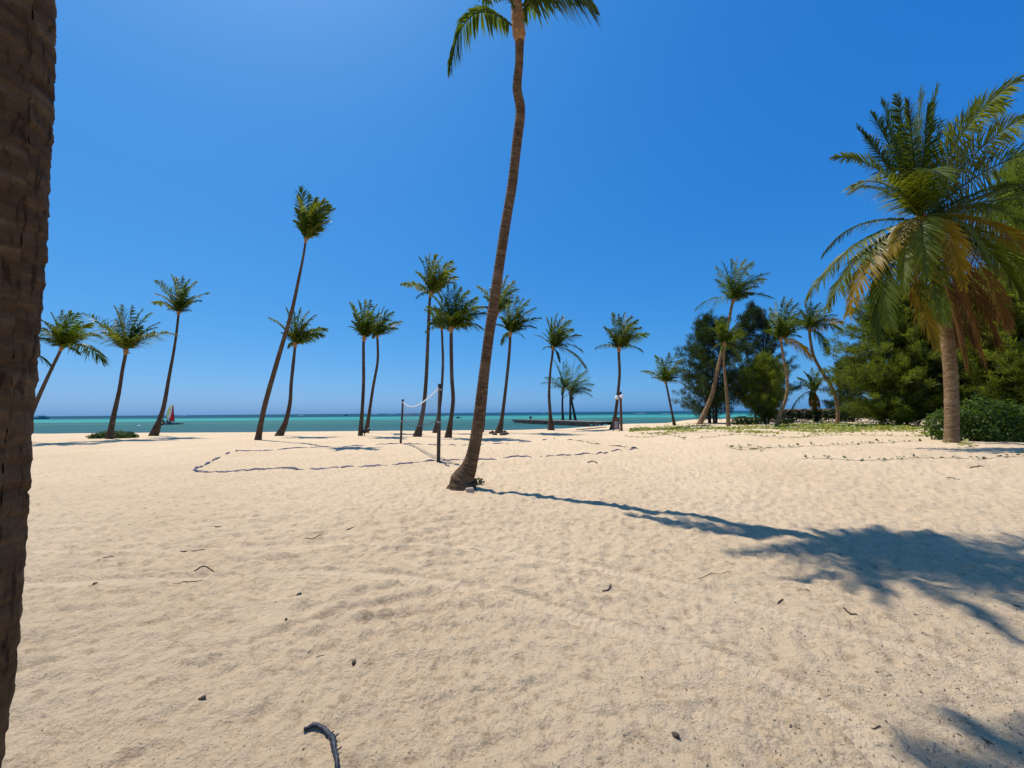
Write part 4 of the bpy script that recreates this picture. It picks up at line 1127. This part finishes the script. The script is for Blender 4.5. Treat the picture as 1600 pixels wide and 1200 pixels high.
tape([(998, 700), (975, 698), (950, 696), (925, 693), (900, 689), (880, 687)], 'dark blue court tape along the right end', 3, 0.7)
tape([(372, 705), (420, 704), (470, 700), (520, 699), (570, 697), (624, 694)], 'dark blue court tape along the far side, left of the net', 4, 0.68)
tape([(630, 694), (690, 696), (720, 696), (760, 694), (800, 693), (840, 689), (868, 685)], 'dark blue court tape along the far side, right of the net', 5, 0.55)
tape([(303, 735), (318, 729), (327, 725), (345, 715), (360, 708), (372, 704)], 'dark blue court tape along the left end, mostly buried', 6, 0.35)
tape([(688, 722), (694, 726), (702, 730)], 'short loose tape end lying beside the near net post', 7, 1.0, 0.06)
Q, s = spline(np.array([ground(*p) for p in [(628, 695), (645, 699), (662, 708), (681, 719)]]), 60)
Q[:, 2] = ground_z(Q[:, 0], Q[:, 1]) + 0.008
mb = MB(); mb.tube(Q - Q[0], 0.012, 5); o = mb.build('centre_rope', MT['dead']); o.location = Q[0]
tag(o, 'thin rope lying on the sand between the two net posts', 'rope')

# ------------------------------------------------------------------ jetty
def jetty():
    zt = 0.12
    A0 = at(950, 661.5, 58); A0 = np.array([A0[0], A0[1], 0]); A1 = at(809, 655, 84); A1 = np.array([A1[0], A1[1], 0])
    root = thing('jetty', 'dark timber jetty running out over the water', 'jetty', (A0[0], A0[1], SEA))
    o_ = np.array(root.location)
    d = A1 - A0; L = np.linalg.norm(d); d /= L; sdv = np.array([d[1], -d[0], 0])
    W2 = 1.3
    q = Vector(d).to_track_quat('X', 'Z').to_matrix()
    k = int(L / 0.22)
    pl = None
    for i in range(min(k, 150)):
        step = L / 150
        c = A0 + d * (i + 0.5) * step - o_ + np.array([0, 0, zt + rnd.uniform(-0.012, 0.012)])
        if pl is None:
            mb = MB(); mb.box((0, 0, 0), (step - 0.025, 2 * W2, 0.06)); pl = mb.build('plank', MT['jettytop'], root)
            pl.location = c; pl.rotation_euler = q.to_euler()
        else:
            p2 = pl.copy(); C.objects.link(p2); p2.parent = root; p2.location = c
            p2.rotation_euler = (0, 0, pl.rotation_euler[2] + rnd.uniform(-0.006, 0.006))
    for sgn in (-1, 1):
        mb = MB(); mb.beam(A0 + sdv * sgn * (W2 - 0.1) + [0, 0, zt - 0.20] - o_, A1 + sdv * sgn * (W2 - 0.1) + [0, 0, zt - 0.20] - o_, 0.2, 0.33); mb.build('side_beam', MT['jetty'], root)
        mb = MB(); mb.beam(A0 + d * 12 + sdv * sgn * (W2 - 0.1) + [0, 0, SEA + 0.18] - o_, A1 - d * 1.5 + sdv * sgn * (W2 - 0.1) + [0, 0, SEA + 0.18] - o_, 0.12, 0.16); mb.build('brace', MT['jetty'], root)
    for i in range(15):
        for sgn in (-1, 1):
            c = A0 + d * (1 + i * (L - 2) / 14) + sdv * sgn * (W2 - 0.1) - o_
            mb = MB(); mb.tube([c + [0, 0, -1.6], c + [0, 0, zt - 0.04]], [0.16, 0.15], 9); mb.build('pile', MT['jetty'], root, True)
    for i in range(6):     # boarded skirt between the piles on the landward half
        mb = MB(); a = A0 + d * (3 + i * 4.2) - sdv * (W2 + 0.02); b = A0 + d * (3 + i * 4.2 + 3.9) - sdv * (W2 + 0.02)
        mb.beam(a + [0, 0, -0.28] - o_, b + [0, 0, -0.28] - o_, 0.05, 0.5); mb.build('skirt_board', MT['jetty'], root)
    p = at(829, 654, 81)
    mb = MB(); c = np.array([p[0], p[1], zt + 0.032])
    r2 = thing('mooring_post', 'small dark mooring post on the far end of the jetty', 'bollard', c)
    mb.tube([(0, 0, 0), (0, 0, 0.5)], [0.16, 0.14], 10); mb.tube([(0, 0, 0.5), (0, 0, 0.58), (0, 0, 0.66)], [0.22, 0.24, 0.12], 10); mb.build('post', MT['dark'], r2, True)
    m3 = MB(); m3.tube([(-0.35, 0, 0.38), (0.35, 0, 0.38)], 0.06, 8); m3.build('cross_bar', MT['dark'], r2, True)
jetty()
for (a, b, wd, lab) in (((903, 671.5), (944, 668), 0.5, 'pale weathered plank walk lying on the sand before the jetty'), ((868, 666.5), (910, 664.5), 0.35, 'short pale plank lying near the three short palms')):
    A_ = gp(*a); B_ = gp(*b)
    mb = MB(); mb.beam((0, 0, 0.04), B_ - A_ + [0, 0, 0.04], wd, 0.07); o = mb.build('sand_plank', MT['pale_wood']); o.location = A_
    tag(o, lab, 'plank', 'planks lying before the jetty')
p = gp(921, 664)
mb = MB(); mb.box((0, 0, 0.28), (0.5, 0.06, 0.9), Matrix.Rotation(0.9, 3, 'Y')); mb.box((0.28, 0.1, 0.2), (0.08, 0.08, 0.5)); o = mb.build('broken_board', MT['jettytop']); o.location = p
tag(o, 'pale broken board propped at the root of the jetty', 'board')

# ------------------------------------------------------------------ lamp post and sign
def lamp_and_sign():
    b = gp(971, 673); Y = b[1]
    root = thing('lamp_post', 'brown lamp post with two white lamp heads near the jetty', 'lamp post', b)
    z1 = zat(971, 615, Y) - b[2]
    mb = MB(); mb.box((0, 0, z1 / 2 - 0.1), (0.16, 0.16, z1 + 0.2 - 0.2)); mb.build('post', MT['postbrown'], root)
    m2 = MB(); m2.tube([(0, 0, z1 - 0.1), (0, 0, z1), (0, 0, z1 + 0.12), (0, 0, z1 + 0.18)], [0.06, 0.13, 0.10, 0.02], 10); m2.build('finial', MT['dark'], root, True)
    m3 = MB(); m3.beam((-0.34, -0.1, z1 - 0.22), (0.05, -0.1, z1 - 0.14), 0.06, 0.06); m3.build('arm', MT['white'], root)
    for dx, dz in ((-0.36, -0.33), (0.04, -0.25)):
        m4 = MB(); m4.tube([(dx, -0.12, z1 + dz + 0.14), (dx, -0.16, z1 + dz + 0.06), (dx, -0.2, z1 + dz - 0.08)], [0.06, 0.13, 0.15], 12); m4.build('lamp_head', MT['white'], root, True)
    s = gp(963, 673.5)
    r2 = thing('notice_board', 'small dark brown notice board beside the lamp post', 'sign', s)
    h = zat(963, 653, s[1]) - s[2]
    mb = MB(); mb.box((0, 0, h * 0.58), (0.40, 0.05, h * 0.84)); mb.build('board', MT['postbrown'], r2)
    for sx in (-0.23, 0.23):
        m5 = MB(); m5.box((sx, 0, h * 0.5 - 0.1), (0.05, 0.07, h + 0.2)); m5.build('leg', MT['post'], r2)
    m6 = MB(); m6.box((0, -0.032, h * 0.47), (0.32, 0.012, h * 0.58)); pnl = m6.build('notice_panel', MT['panel'], r2)
    for k in range(6):
        m7 = MB(); m7.box((rnd.uniform(-0.02, 0.02), -0.0405, h * (0.68 - k * 0.08)), (rnd.uniform(0.16, 0.26), 0.004, 0.02)); m7.build('text_line', MT['white'], pnl)
    mb = MB(); mb.box((0, 0, h + 0.03), (0.56, 0.1, 0.05)); mb.build('top_rail', MT['post'], r2)
lamp_and_sign()

# small lights staked or strapped at palm feet
def spot(px, py, label):
    b = gp(px, py)
    r = thing('garden_spotlight', label, 'spotlight', b, 'garden spotlights at the feet of palms')
    mb = MB(); mb.tube([(0, 0, -0.1), (0, 0, 0.22)], 0.03, 8); mb.build('stake', MT['dark'], r, True)
    m2 = MB(); m2.tube([(0.0, 0.06, 0.18), (0, 0, 0.26), (0, -0.1, 0.36)], [0.07, 0.11, 0.12], 10); m2.build('lamp_head', MT['dark'], r, True)
spot(569.5, 681, 'dark garden spotlight beside the left crossing palm')
spot(576, 677, 'dark garden spotlight beside the right crossing palm')
spot(657, 682, 'dark garden spotlight at the foot of the tall palm behind the net')
p = at(253.5, 660, 27.3)
r = thing('floodlight', 'round dark floodlight strapped low on the palm before the sailboat', 'floodlight', p)
mb = MB(); th_ = np.linspace(0, 2 * np.pi, 17); mb.tube([(0.15 * math.cos(t), -0.02, 0.17 * math.sin(t)) for t in th_], 0.045, 7, False); mb.build('rim', MT['dark'], r, True)
mb = MB(); mb.tube([(0, 0.09, 0), (0, 0.02, 0), (0, -0.01, 0)], [0.06, 0.13, 0.13], 14); mb.build('lens', MT['pale_wood'], r, True)
mb = MB(); mb.tube([(0, 0.1, 0), (-0.30, 0.12, 0.0)], 0.025, 6); mb.build('bracket', MT['dark'], r, True)

# husk pile round the palm right of centre
def husk(px, py, label, sc, grp, seed, mat='dead', cat='coconut husk'):
    if sc < 0.1: sc *= 0.75
    rg = np.random.default_rng(seed); b = gp(px, py)
    mb = MB(); n = 9
    pts = [np.array([0, 0, 0.0]) + np.array([1, 0.15, 0]) * t * sc for t in np.linspace(-1, 1, n)]
    rad = sc * 0.62 * np.sqrt(np.clip(1 - np.linspace(-0.98, 0.98, n) ** 2, 0.02, 1)) * (1 + 0.12 * rg.normal(0, 1, n))
    mb.tube(pts, rad, 9)
    mb.v = [tuple(np.array(v) * (1 + 0.08 * rg.normal())) for v in mb.v]
    o = mb.build('coconut_husk', MT[mat], None, True); o.location = (b[0], b[1], b[2] + sc * 0.25); o.rotation_euler = (0, rg.uniform(-0.2, 0.3), rg.uniform(0, 3))
    tag(o, label, cat, grp)
G2 = 'coconut husks heaped around a palm foot'
for k, (px, py, sc, w_) in enumerate(((768, 678, .22, 'leftmost husk, lower row'), (773, 679.5, .2, 'front husk touching the trunk on its left'), (786, 680, .24, 'largest husk, right of the trunk'), (791, 679, .2, 'rightmost husk'), (789, 676.5, .2, 'rear husk on the right'), (770, 676.5, .18, 'small rear husk on the left'))):
    husk(px, py, w_ + ' in the heap at a palm foot', sc, G2, 30 + k)
husk(467, 936, 'small dark round seed lying on the near sand, left of centre', 0.028, None, 50, 'char', 'seed')
husk(447, 976, 'tiny dark seed on the near sand below the larger seed', 0.018, None, 51, 'char', 'seed')
husk(316, 1097, 'small brown pebble on the rippled sand at lower left', 0.024, None, 52, 'dead', 'pebble')
husk(553, 1040, 'flat brown husk fragment above the black curved stalk', 0.030, None, 53, 'dead', 'husk fragment')
husk(1056, 1158, 'curled brown leaf scrap on the sand at bottom centre right', 0.026, None, 54, 'dead', 'leaf')
# stone block at the foot of the leaning palm
b = gp(734, 769)
import bmesh
bm = bmesh.new(); bmesh.ops.create_cube(bm, size=1)
for v in bm.verts: v.co = Vector((v.co.x * 0.155, v.co.y * 0.11, v.co.z * 0.10)) * rnd.uniform(0.93, 1.05)
bmesh.ops.bevel(bm, geom=bm.edges[:], offset=0.012, segments=2, affect='EDGES')
me = bpy.data.meshes.new('stone_block'); bm.to_mesh(me); bm.free(); me.materials.append(MT['brick'])
o = link(bpy.data.objects.new('stone_block', me)); o.location = (b[0], b[1], b[2] + 0.025); o.rotation_euler = (0.05, -0.04, 0.2)
tag(o, 'pale brown stone block lying at the foot of the leaning palm', 'stone block')

# ------------------------------------------------------------------ litter
def twig(pts, label, rad=0.006, mat='dead', name='twig', cat='twig', lift=0.006, side=0):
    Q = [gp(*p) for p in pts]
    P, s = spline(np.array(Q), 60 if name == 'curved_stalk' else 18) if len(Q) > 2 else (np.linspace(Q[0], Q[1], 10), None)
    P[:, 2] = ground_z(P[:, 0], P[:, 1]) + lift
    mb = MB(); m = len(P)
    if name != 'curved_stalk': rad *= 0.62
    rr_ = rad * (0.6 + 0.5 * np.sin(np.linspace(0.5, 2.9, m))) * (1 + 0.12 * rng.normal(0, 1, m))
    mb.tube(P - P[0], rr_, 9)
    if name == 'curved_stalk': mb.v = [tuple(np.array(v) + rng.normal(0, 0.0013, 3)) for v in mb.v]
    for k in range(side):
        i = rnd.randrange(3, m - 3); e = np.array([rnd.uniform(-1, 1), rnd.uniform(-1, 1), 0.2]) * rad * (2.2 if name == 'curved_stalk' else 5)
        mb.tube([P[i] - P[0], P[i] - P[0] + e], [rad * 0.5, rad * 0.25], 5)
    o = mb.build(name, MT[mat], None, True); o.location = P[0]
    tag(o, label, cat)
twig([(474, 1146), (488, 1141.5), (503, 1144), (514, 1154), (520, 1168), (522, 1182), (525, 1196), (527, 1215), (530, 1240)], 'black curved stalk lying on the sand at the bottom edge', 0.0105, 'char', 'curved_stalk', 'stalk', 0.014, 5)
twig([(335, 826), (346, 824)], 'short dark twig on the sand far left of the curved stalk', 0.010)
twig([(542, 828), (558, 825)], 'dark twig on the sand below the near court tape', 0.010)
twig([(472, 844), (490, 843), (503, 840)], 'pale and dark bark strip beside the upper tyre track', 0.010, 'dead', 'bark_strip', 'bark strip')
twig([(282, 862), (300, 863), (320, 859)], 'cracked bark strip on the upper tyre track at left', 0.010, 'dead', 'bark_strip', 'bark strip', side=2)
twig([(303, 898), (320, 894), (336, 896)], 'forked dry stick standing in the lower tyre track', 0.009, side=4)
twig([(144, 920), (152, 919)], 'dark chip beside the lower tyre track near the trunk', 0.009)
twig([(160, 878), (178, 873)], 'thin twig between the two tyre tracks at left', 0.006)
twig([(494, 1031), (507, 1028)], 'tiny twig left of the husk fragment', 0.004)
twig([(270, 913), (300, 910), (318, 907)], 'thin stick lying along the lower tyre track', 0.006)
twig([(941, 924), (950, 924), (955, 920)], 'short forked twig right of the tyre tracks', 0.008, side=2)
twig([(1215, 944), (1224, 941)], 'dark chip below the shadow of the palm crown', 0.008)
twig([(1318, 958), (1330, 966), (1340, 969)], 'dark curved chip inside the frond shadow', 0.008)
twig([(918, 726), (922, 724), (928, 724), (934, 726.5)], 'curved dark stick on the sand right of the leaning palm', 0.022, 'dead', lift=0.03)
twig([(1360, 1135), (1376, 1142)], 'reddish twig in the lower right corner shadow', 0.004)
twig([(1090, 909), (1115, 903), (1142, 899)], 'long thin dry stem just below the crown shadow', 0.004)
twig([(480, 1023), (486, 1020)], 'scrap of twig at mid left of the near sand', 0.003)
twig([(733, 857), (742, 858), (752, 861)], 'small white shell piece on the upper tyre track', 0.006, 'pale_wood', 'shell', 'shell')
twig([(1516, 732), (1530, 728), (1545, 726)], 'dry branch on the sand near the right edge', 0.02, side=3)
twig([(1475, 748), (1500, 750)], 'thin dry stalk on the sand at far right', 0.016)

def litter():
    rg = np.random.default_rng(5)
    n = 2600
    X = []; 
    while len(X) < n:
        px = rg.uniform(30, 1620); py = 700 + 520 * rg.random() ** 0.6
        w = 0.12 + 0.9 * sst(700, 1500, px) * sst(800, 1000, py)
        if rg.random() < w: X.append(ground(px, py)[:2])
    X = np.array(X)
    z = ground_z(X[:, 0], X[:, 1]) + 0.002
    r = np.hypot(X[:, 0], X[:, 1])
    a = rg.uniform(0, 3.14, n); L = rg.lognormal(-5.5, 0.55, n) * (0.5 + 0.13 * r); w = L * rg.uniform(0.1, 0.5, n)
    d = np.stack([np.cos(a), np.sin(a), rg.normal(0, 0.1, n)], 1) * L[:, None]; s = np.stack([-np.sin(a), np.cos(a), rg.normal(0, .1, n)], 1) * w[:, None]
    c = np.c_[X, z]; up = np.zeros((n, 3)); up[:, 2] = np.minimum(w, 0.01) + 0.001
    V = np.stack([c - d, c - s, c + d, c + s, c + up], 1).reshape(-1, 3)
    o = 5 * np.arange(n)
    t = np.concatenate([np.stack([o, o + 1, o + 4], 1), np.stack([o + 1, o + 2, o + 4], 1), np.stack([o + 2, o + 3, o + 4], 1), np.stack([o + 3, o, o + 4], 1)])
    me = mesh_np('dry_litter', V, tris=t); me.materials.append(MT['dead'])
    tag(link(bpy.data.objects.new('dry_litter', me)), 'scattered dry leaf and seed specks on the near sand', 'litter', kind='stuff')
litter()

# ------------------------------------------------------------------ boats
def seated(loc, rot, shirt, label, sc=1.0):
    """small seated sailor: one skinned body"""
    me = bpy.data.meshes.new('body')
    J = [((0, 0, 0.10), .15), ((0, 0.02, 0.32), .15), ((0, 0.02, 0.52), .13), ((0, 0.0, 0.60), .055), ((0, -0.01, 0.74), .105),
         ((.2, 0, 0.50), .055), ((.26, -.16, 0.30), .045), ((.2, -.36, 0.24), .04), ((-.2, 0, 0.50), .055), ((-.26, -.16, 0.30), .045), ((-.2, -.36, 0.24), .04),
         ((.11, -.05, 0.08), .09), ((.13, -.42, 0.20), .07), ((.13, -.5, -0.14), .055), ((.13, -.62, -0.17), .04), ((-.11, -.05, 0.08), .09), ((-.13, -.42, 0.20), .07), ((-.13, -.5, -0.14), .055), ((-.13, -.62, -0.17), .04)]
    E = [(0, 1), (1, 2), (2, 3), (3, 4), (2, 5), (5, 6), (6, 7), (2, 8), (8, 9), (9, 10), (0, 11), (11, 12), (12, 13), (13, 14), (0, 15), (15, 16), (16, 17), (17, 18)]
    me.from_pydata([j[0] for j in J], E, [])
    o = link(bpy.data.objects.new('person', me)); me.materials.append(MT[shirt])
    md = o.modifiers.new('skin', 'SKIN')
    for v, j in zip(me.skin_vertices[0].data, J): v.radius = (j[1], j[1])
    me.skin_vertices[0].data[0].use_root = True
    o.modifiers.new('sub', 'SUBSURF').levels = 1
    o.location = loc; o.rotation_euler = (0, 0, rot)
    tag(o, label, 'person')

def sailboat():
    Y = 2.2 * F / (663.2 - 648.6)
    c = at(269, 662.5, Y); c[2] = SEA
    root = thing('sailboat', 'small catamaran with red, white and yellow sail on the sea', 'sailboat', c)
    k = Y / F
    for dy in (-0.9, 0.9):
        mb = MB(); L = 2.1
        xs = np.linspace(-L, L, 9)
        mb.tube([(x, dy, 0.12 + 0.10 * (x / L) ** 2) for x in xs], [0.03, .13, .18, .2, .2, .2, .18, .13, .03], 9); mb.build('hull', MT['hull'], root, True)
    mb = MB(); mb.box((-0.2, 0, 0.36), (1.7, 1.75, 0.05)); mb.build('trampoline', MT['dark'], root)
    for x in (-1.05, 0.65):
        mb = MB(); mb.tube([(x, -0.95, 0.34), (x, 0.95, 0.34)], 0.05, 7); mb.build('cross_beam', MT['dark'], root, True)
    H = zat(268.5, 632, Y) - SEA
    mx = (272.5 - 269) * k
    tx = (269 - 269) * k
    mb = MB(); mb.tube([(mx, 0, 0.36), (tx, 0, H)], [0.05, 0.03], 7); mb.build('mast', MT['dark'], root, True)
    # sail: rows from the boom up, columns from mast to leech, bellied to lee
    zb = 0.75
    def edge(f):      # f 0 boom .. 1 head
        z = zb + (H - zb) * f
        xm = mx + (tx - mx) * (z - 0.36) / (H - 0.36) - 0.03 + 0.12 * (1 - f)
        lw_ = np.interp(f, [0, 0.25, 0.55, 0.8, 0.95, 1.0], [1.70, 1.86, 1.62, 1.1, 0.55, 0.2])
        return z, xm, lw_
    nr, nc = 15, 11
    G_ = np.zeros((nr, nc, 3))
    for i in range(nr):
        z, xm, lw_ = edge(i / (nr - 1))
        for j in range(nc):
            g = j / (nc - 1)
            G_[i, j] = (xm - lw_ * g, 0.28 * math.sin(math.pi * min(1, g * 1.1)) * (1 - 0.5 * i / nr), z + 0.12 * g * (1 - i / nr))
    sail = thing('sail', None, None, (0, 0, 0)); sail.parent = root
    def col(i, j):
        f = (i + 0.5) / (nr - 1); g = (j + 0.5) / (nc - 1)
        e = 0.44 + 0.40 * max(0.0, 1 - f / 0.5) if f < 0.5 else 0.44
        if g < 0.14 and f > 0.3: return 'maroon'
        if g < e: return 'red'
        if g < e + 0.18: return 'white'
        return 'yellow' if f > 0.12 else 'red'
    for cn, mat in (('maroon', 'maroon'), ('red', 'red'), ('white', 'sailwhite'), ('yellow', 'yellow')):
        v = []; fc = []
        for i in range(nr - 1):
            for j in range(nc - 1):
                if col(i, j) == cn:
                    b = len(v); v += [G_[i, j], G_[i, j + 1], G_[i + 1, j + 1], G_[i + 1, j]]; fc.append((b, b + 1, b + 2, b + 3))
        if fc:
            mb = MB(); mb.add(v, fc); o = mb.build('sail_panel', MT[mat], sail); 
    mb = MB(); mb.tube([(mx, 0, zb - 0.08), (mx - 1.75, 0.1, zb + 0.02)], 0.035, 6); mb.build('boom', MT['dark'], root, True)
    seated((c[0] - 1.0, c[1] - 0.3, SEA + 0.40), 1.2, 'hull', 'person in dark top sitting at the stern of the catamaran')
    seated((c[0] + 0.05, c[1] - 0.6, SEA + 0.40), 0.6, 'skin', 'bare backed person sitting by the mast of the catamaran')
sailboat()

def motorboat(px, wl, label, L, mat, cab, seed=0):
    c = at(px, 0, 10); hz = 644.4 - 0.008 * (px - 800)
    Y = 2.2 * F / (wl - hz); c = at(px, wl, Y); c[2] = SEA
    root = thing('motorboat', label, 'boat', c, 'boats far out on the sea')
    m = 9; xs = np.linspace(-1, 1, m)
    v = []; f = []
    for i, x in enumerate(xs):
        b = 0.16 * L * math.sqrt(max(0.02, 1 - max(0, x) ** 2.2)); sh = 0.10 * L + 0.04 * L * max(0, x) ** 2
        v += [(x * L / 2, -b, sh), (x * L / 2 * 0.94, -b * 0.6, -0.03 * L), (x * L / 2 * 0.94, b * 0.6, -0.03 * L), (x * L / 2, b, sh)]
    for i in range(m - 1):
        for j in range(3): f.append((i * 4 + j, i * 4 + j + 1, i * 4 + j + 5, i * 4 + j + 4))
        f.append((i * 4 + 3, i * 4, i * 4 + 4, i * 4 + 7))
    f += [(0, 3, 2, 1), tuple((m - 1) * 4 + j for j in range(4))]
    mb = MB(); mb.add(v, f); mb.build('hull', MT[mat], root)
    mb = MB(); mb.box((-0.02 * L, 0, 0.17 * L), (0.36 * L, 0.2 * L, 0.13 * L)); mb.build('cabin', MT[cab], root)
    mb = MB(); mb.box((-0.1 * L, 0, 0.285 * L), (0.5 * L, 0.26 * L, 0.02 * L)); mb.build('canopy', MT['white'], root)
    for sx in (-0.33, 0.12):
        for sy in (-0.11, 0.11):
            mb = MB(); mb.tube([(sx * L, sy * L, 0.09 * L), (sx * L, sy * L, 0.278 * L)], 0.006 * L, 5); mb.build('canopy_pole', MT['dark'], root)
    mb = MB(); mb.tube([(0.02 * L, 0, 0.295 * L), (0.06 * L, 0, 0.44 * L)], 0.006 * L, 5); mb.build('antenna', MT['dark'], root)
motorboat(66, 655.0, 'teal tour boat near the horizon beside the near trunk', 10.0, 'teal', 'teal')
motorboat(541, 649.5, 'small dark boat on the horizon left of the crossing palms', 4.5, 'hull', 'hull')
motorboat(653, 648.2, 'white boat on the horizon seen through the net', 5.0, 'white', 'white')
motorboat(716, 653.5, 'small dark boat far out beside the bushy headed palm', 2.6, 'hull', 'hull')
c = at(217, 666.5, 2.2 * F / 17.5); c[2] = SEA
r = thing('buoy', 'small white buoy floating right of the shrub mound', 'buoy', c)
mb = MB(); mb.tube([(0, 0, -0.2), (0, 0, -0.1), (0, 0, 0.1), (0, 0, 0.25), (0, 0, 0.3)], [0.08, 0.22, 0.28, 0.16, 0.03], 12); mb.build('float', MT['white'], r, True)
mb = MB(); mb.tube([(0, 0, 0.28), (0, 0, 0.5)], 0.03, 6); mb.build('staff', MT['white'], r, True)

# lines of white water on the reef
def breakers():
    rg = np.random.default_rng(9)
    mb = MB()
    for px, py, wpx in ((585, 646.9, 16), (612, 646.8, 14), (635, 646.8, 8), (850, 645.2, 8), (1002, 646.0, 20), (285, 649.6, 14), (700, 650.3, 10), (1040, 646.5, 14), (470, 648.8, 9)):
        hz = 644.4 - 0.008 * (px - 800); Y = 2.2 * F / max(1.2, (py - hz))
        c = at(px, py, Y); L = wpx / F * Y; m = 9
        mb.tube([(c[0] + L * (t - 0.5), Y + rg.normal(0, 0.4), SEA + 0.02) for t in np.linspace(0, 1, m)], np.abs(0.0009 * Y * np.sin(np.linspace(0.1, 3.04, m)) * rg.uniform(0.4, 1.2, m)) + 0.02, 6)
    o = mb.build('white_water', MT['foam'], None, True); tag(o, 'thin broken lines of white surf far out on the reef', 'surf', kind='stuff')
breakers()
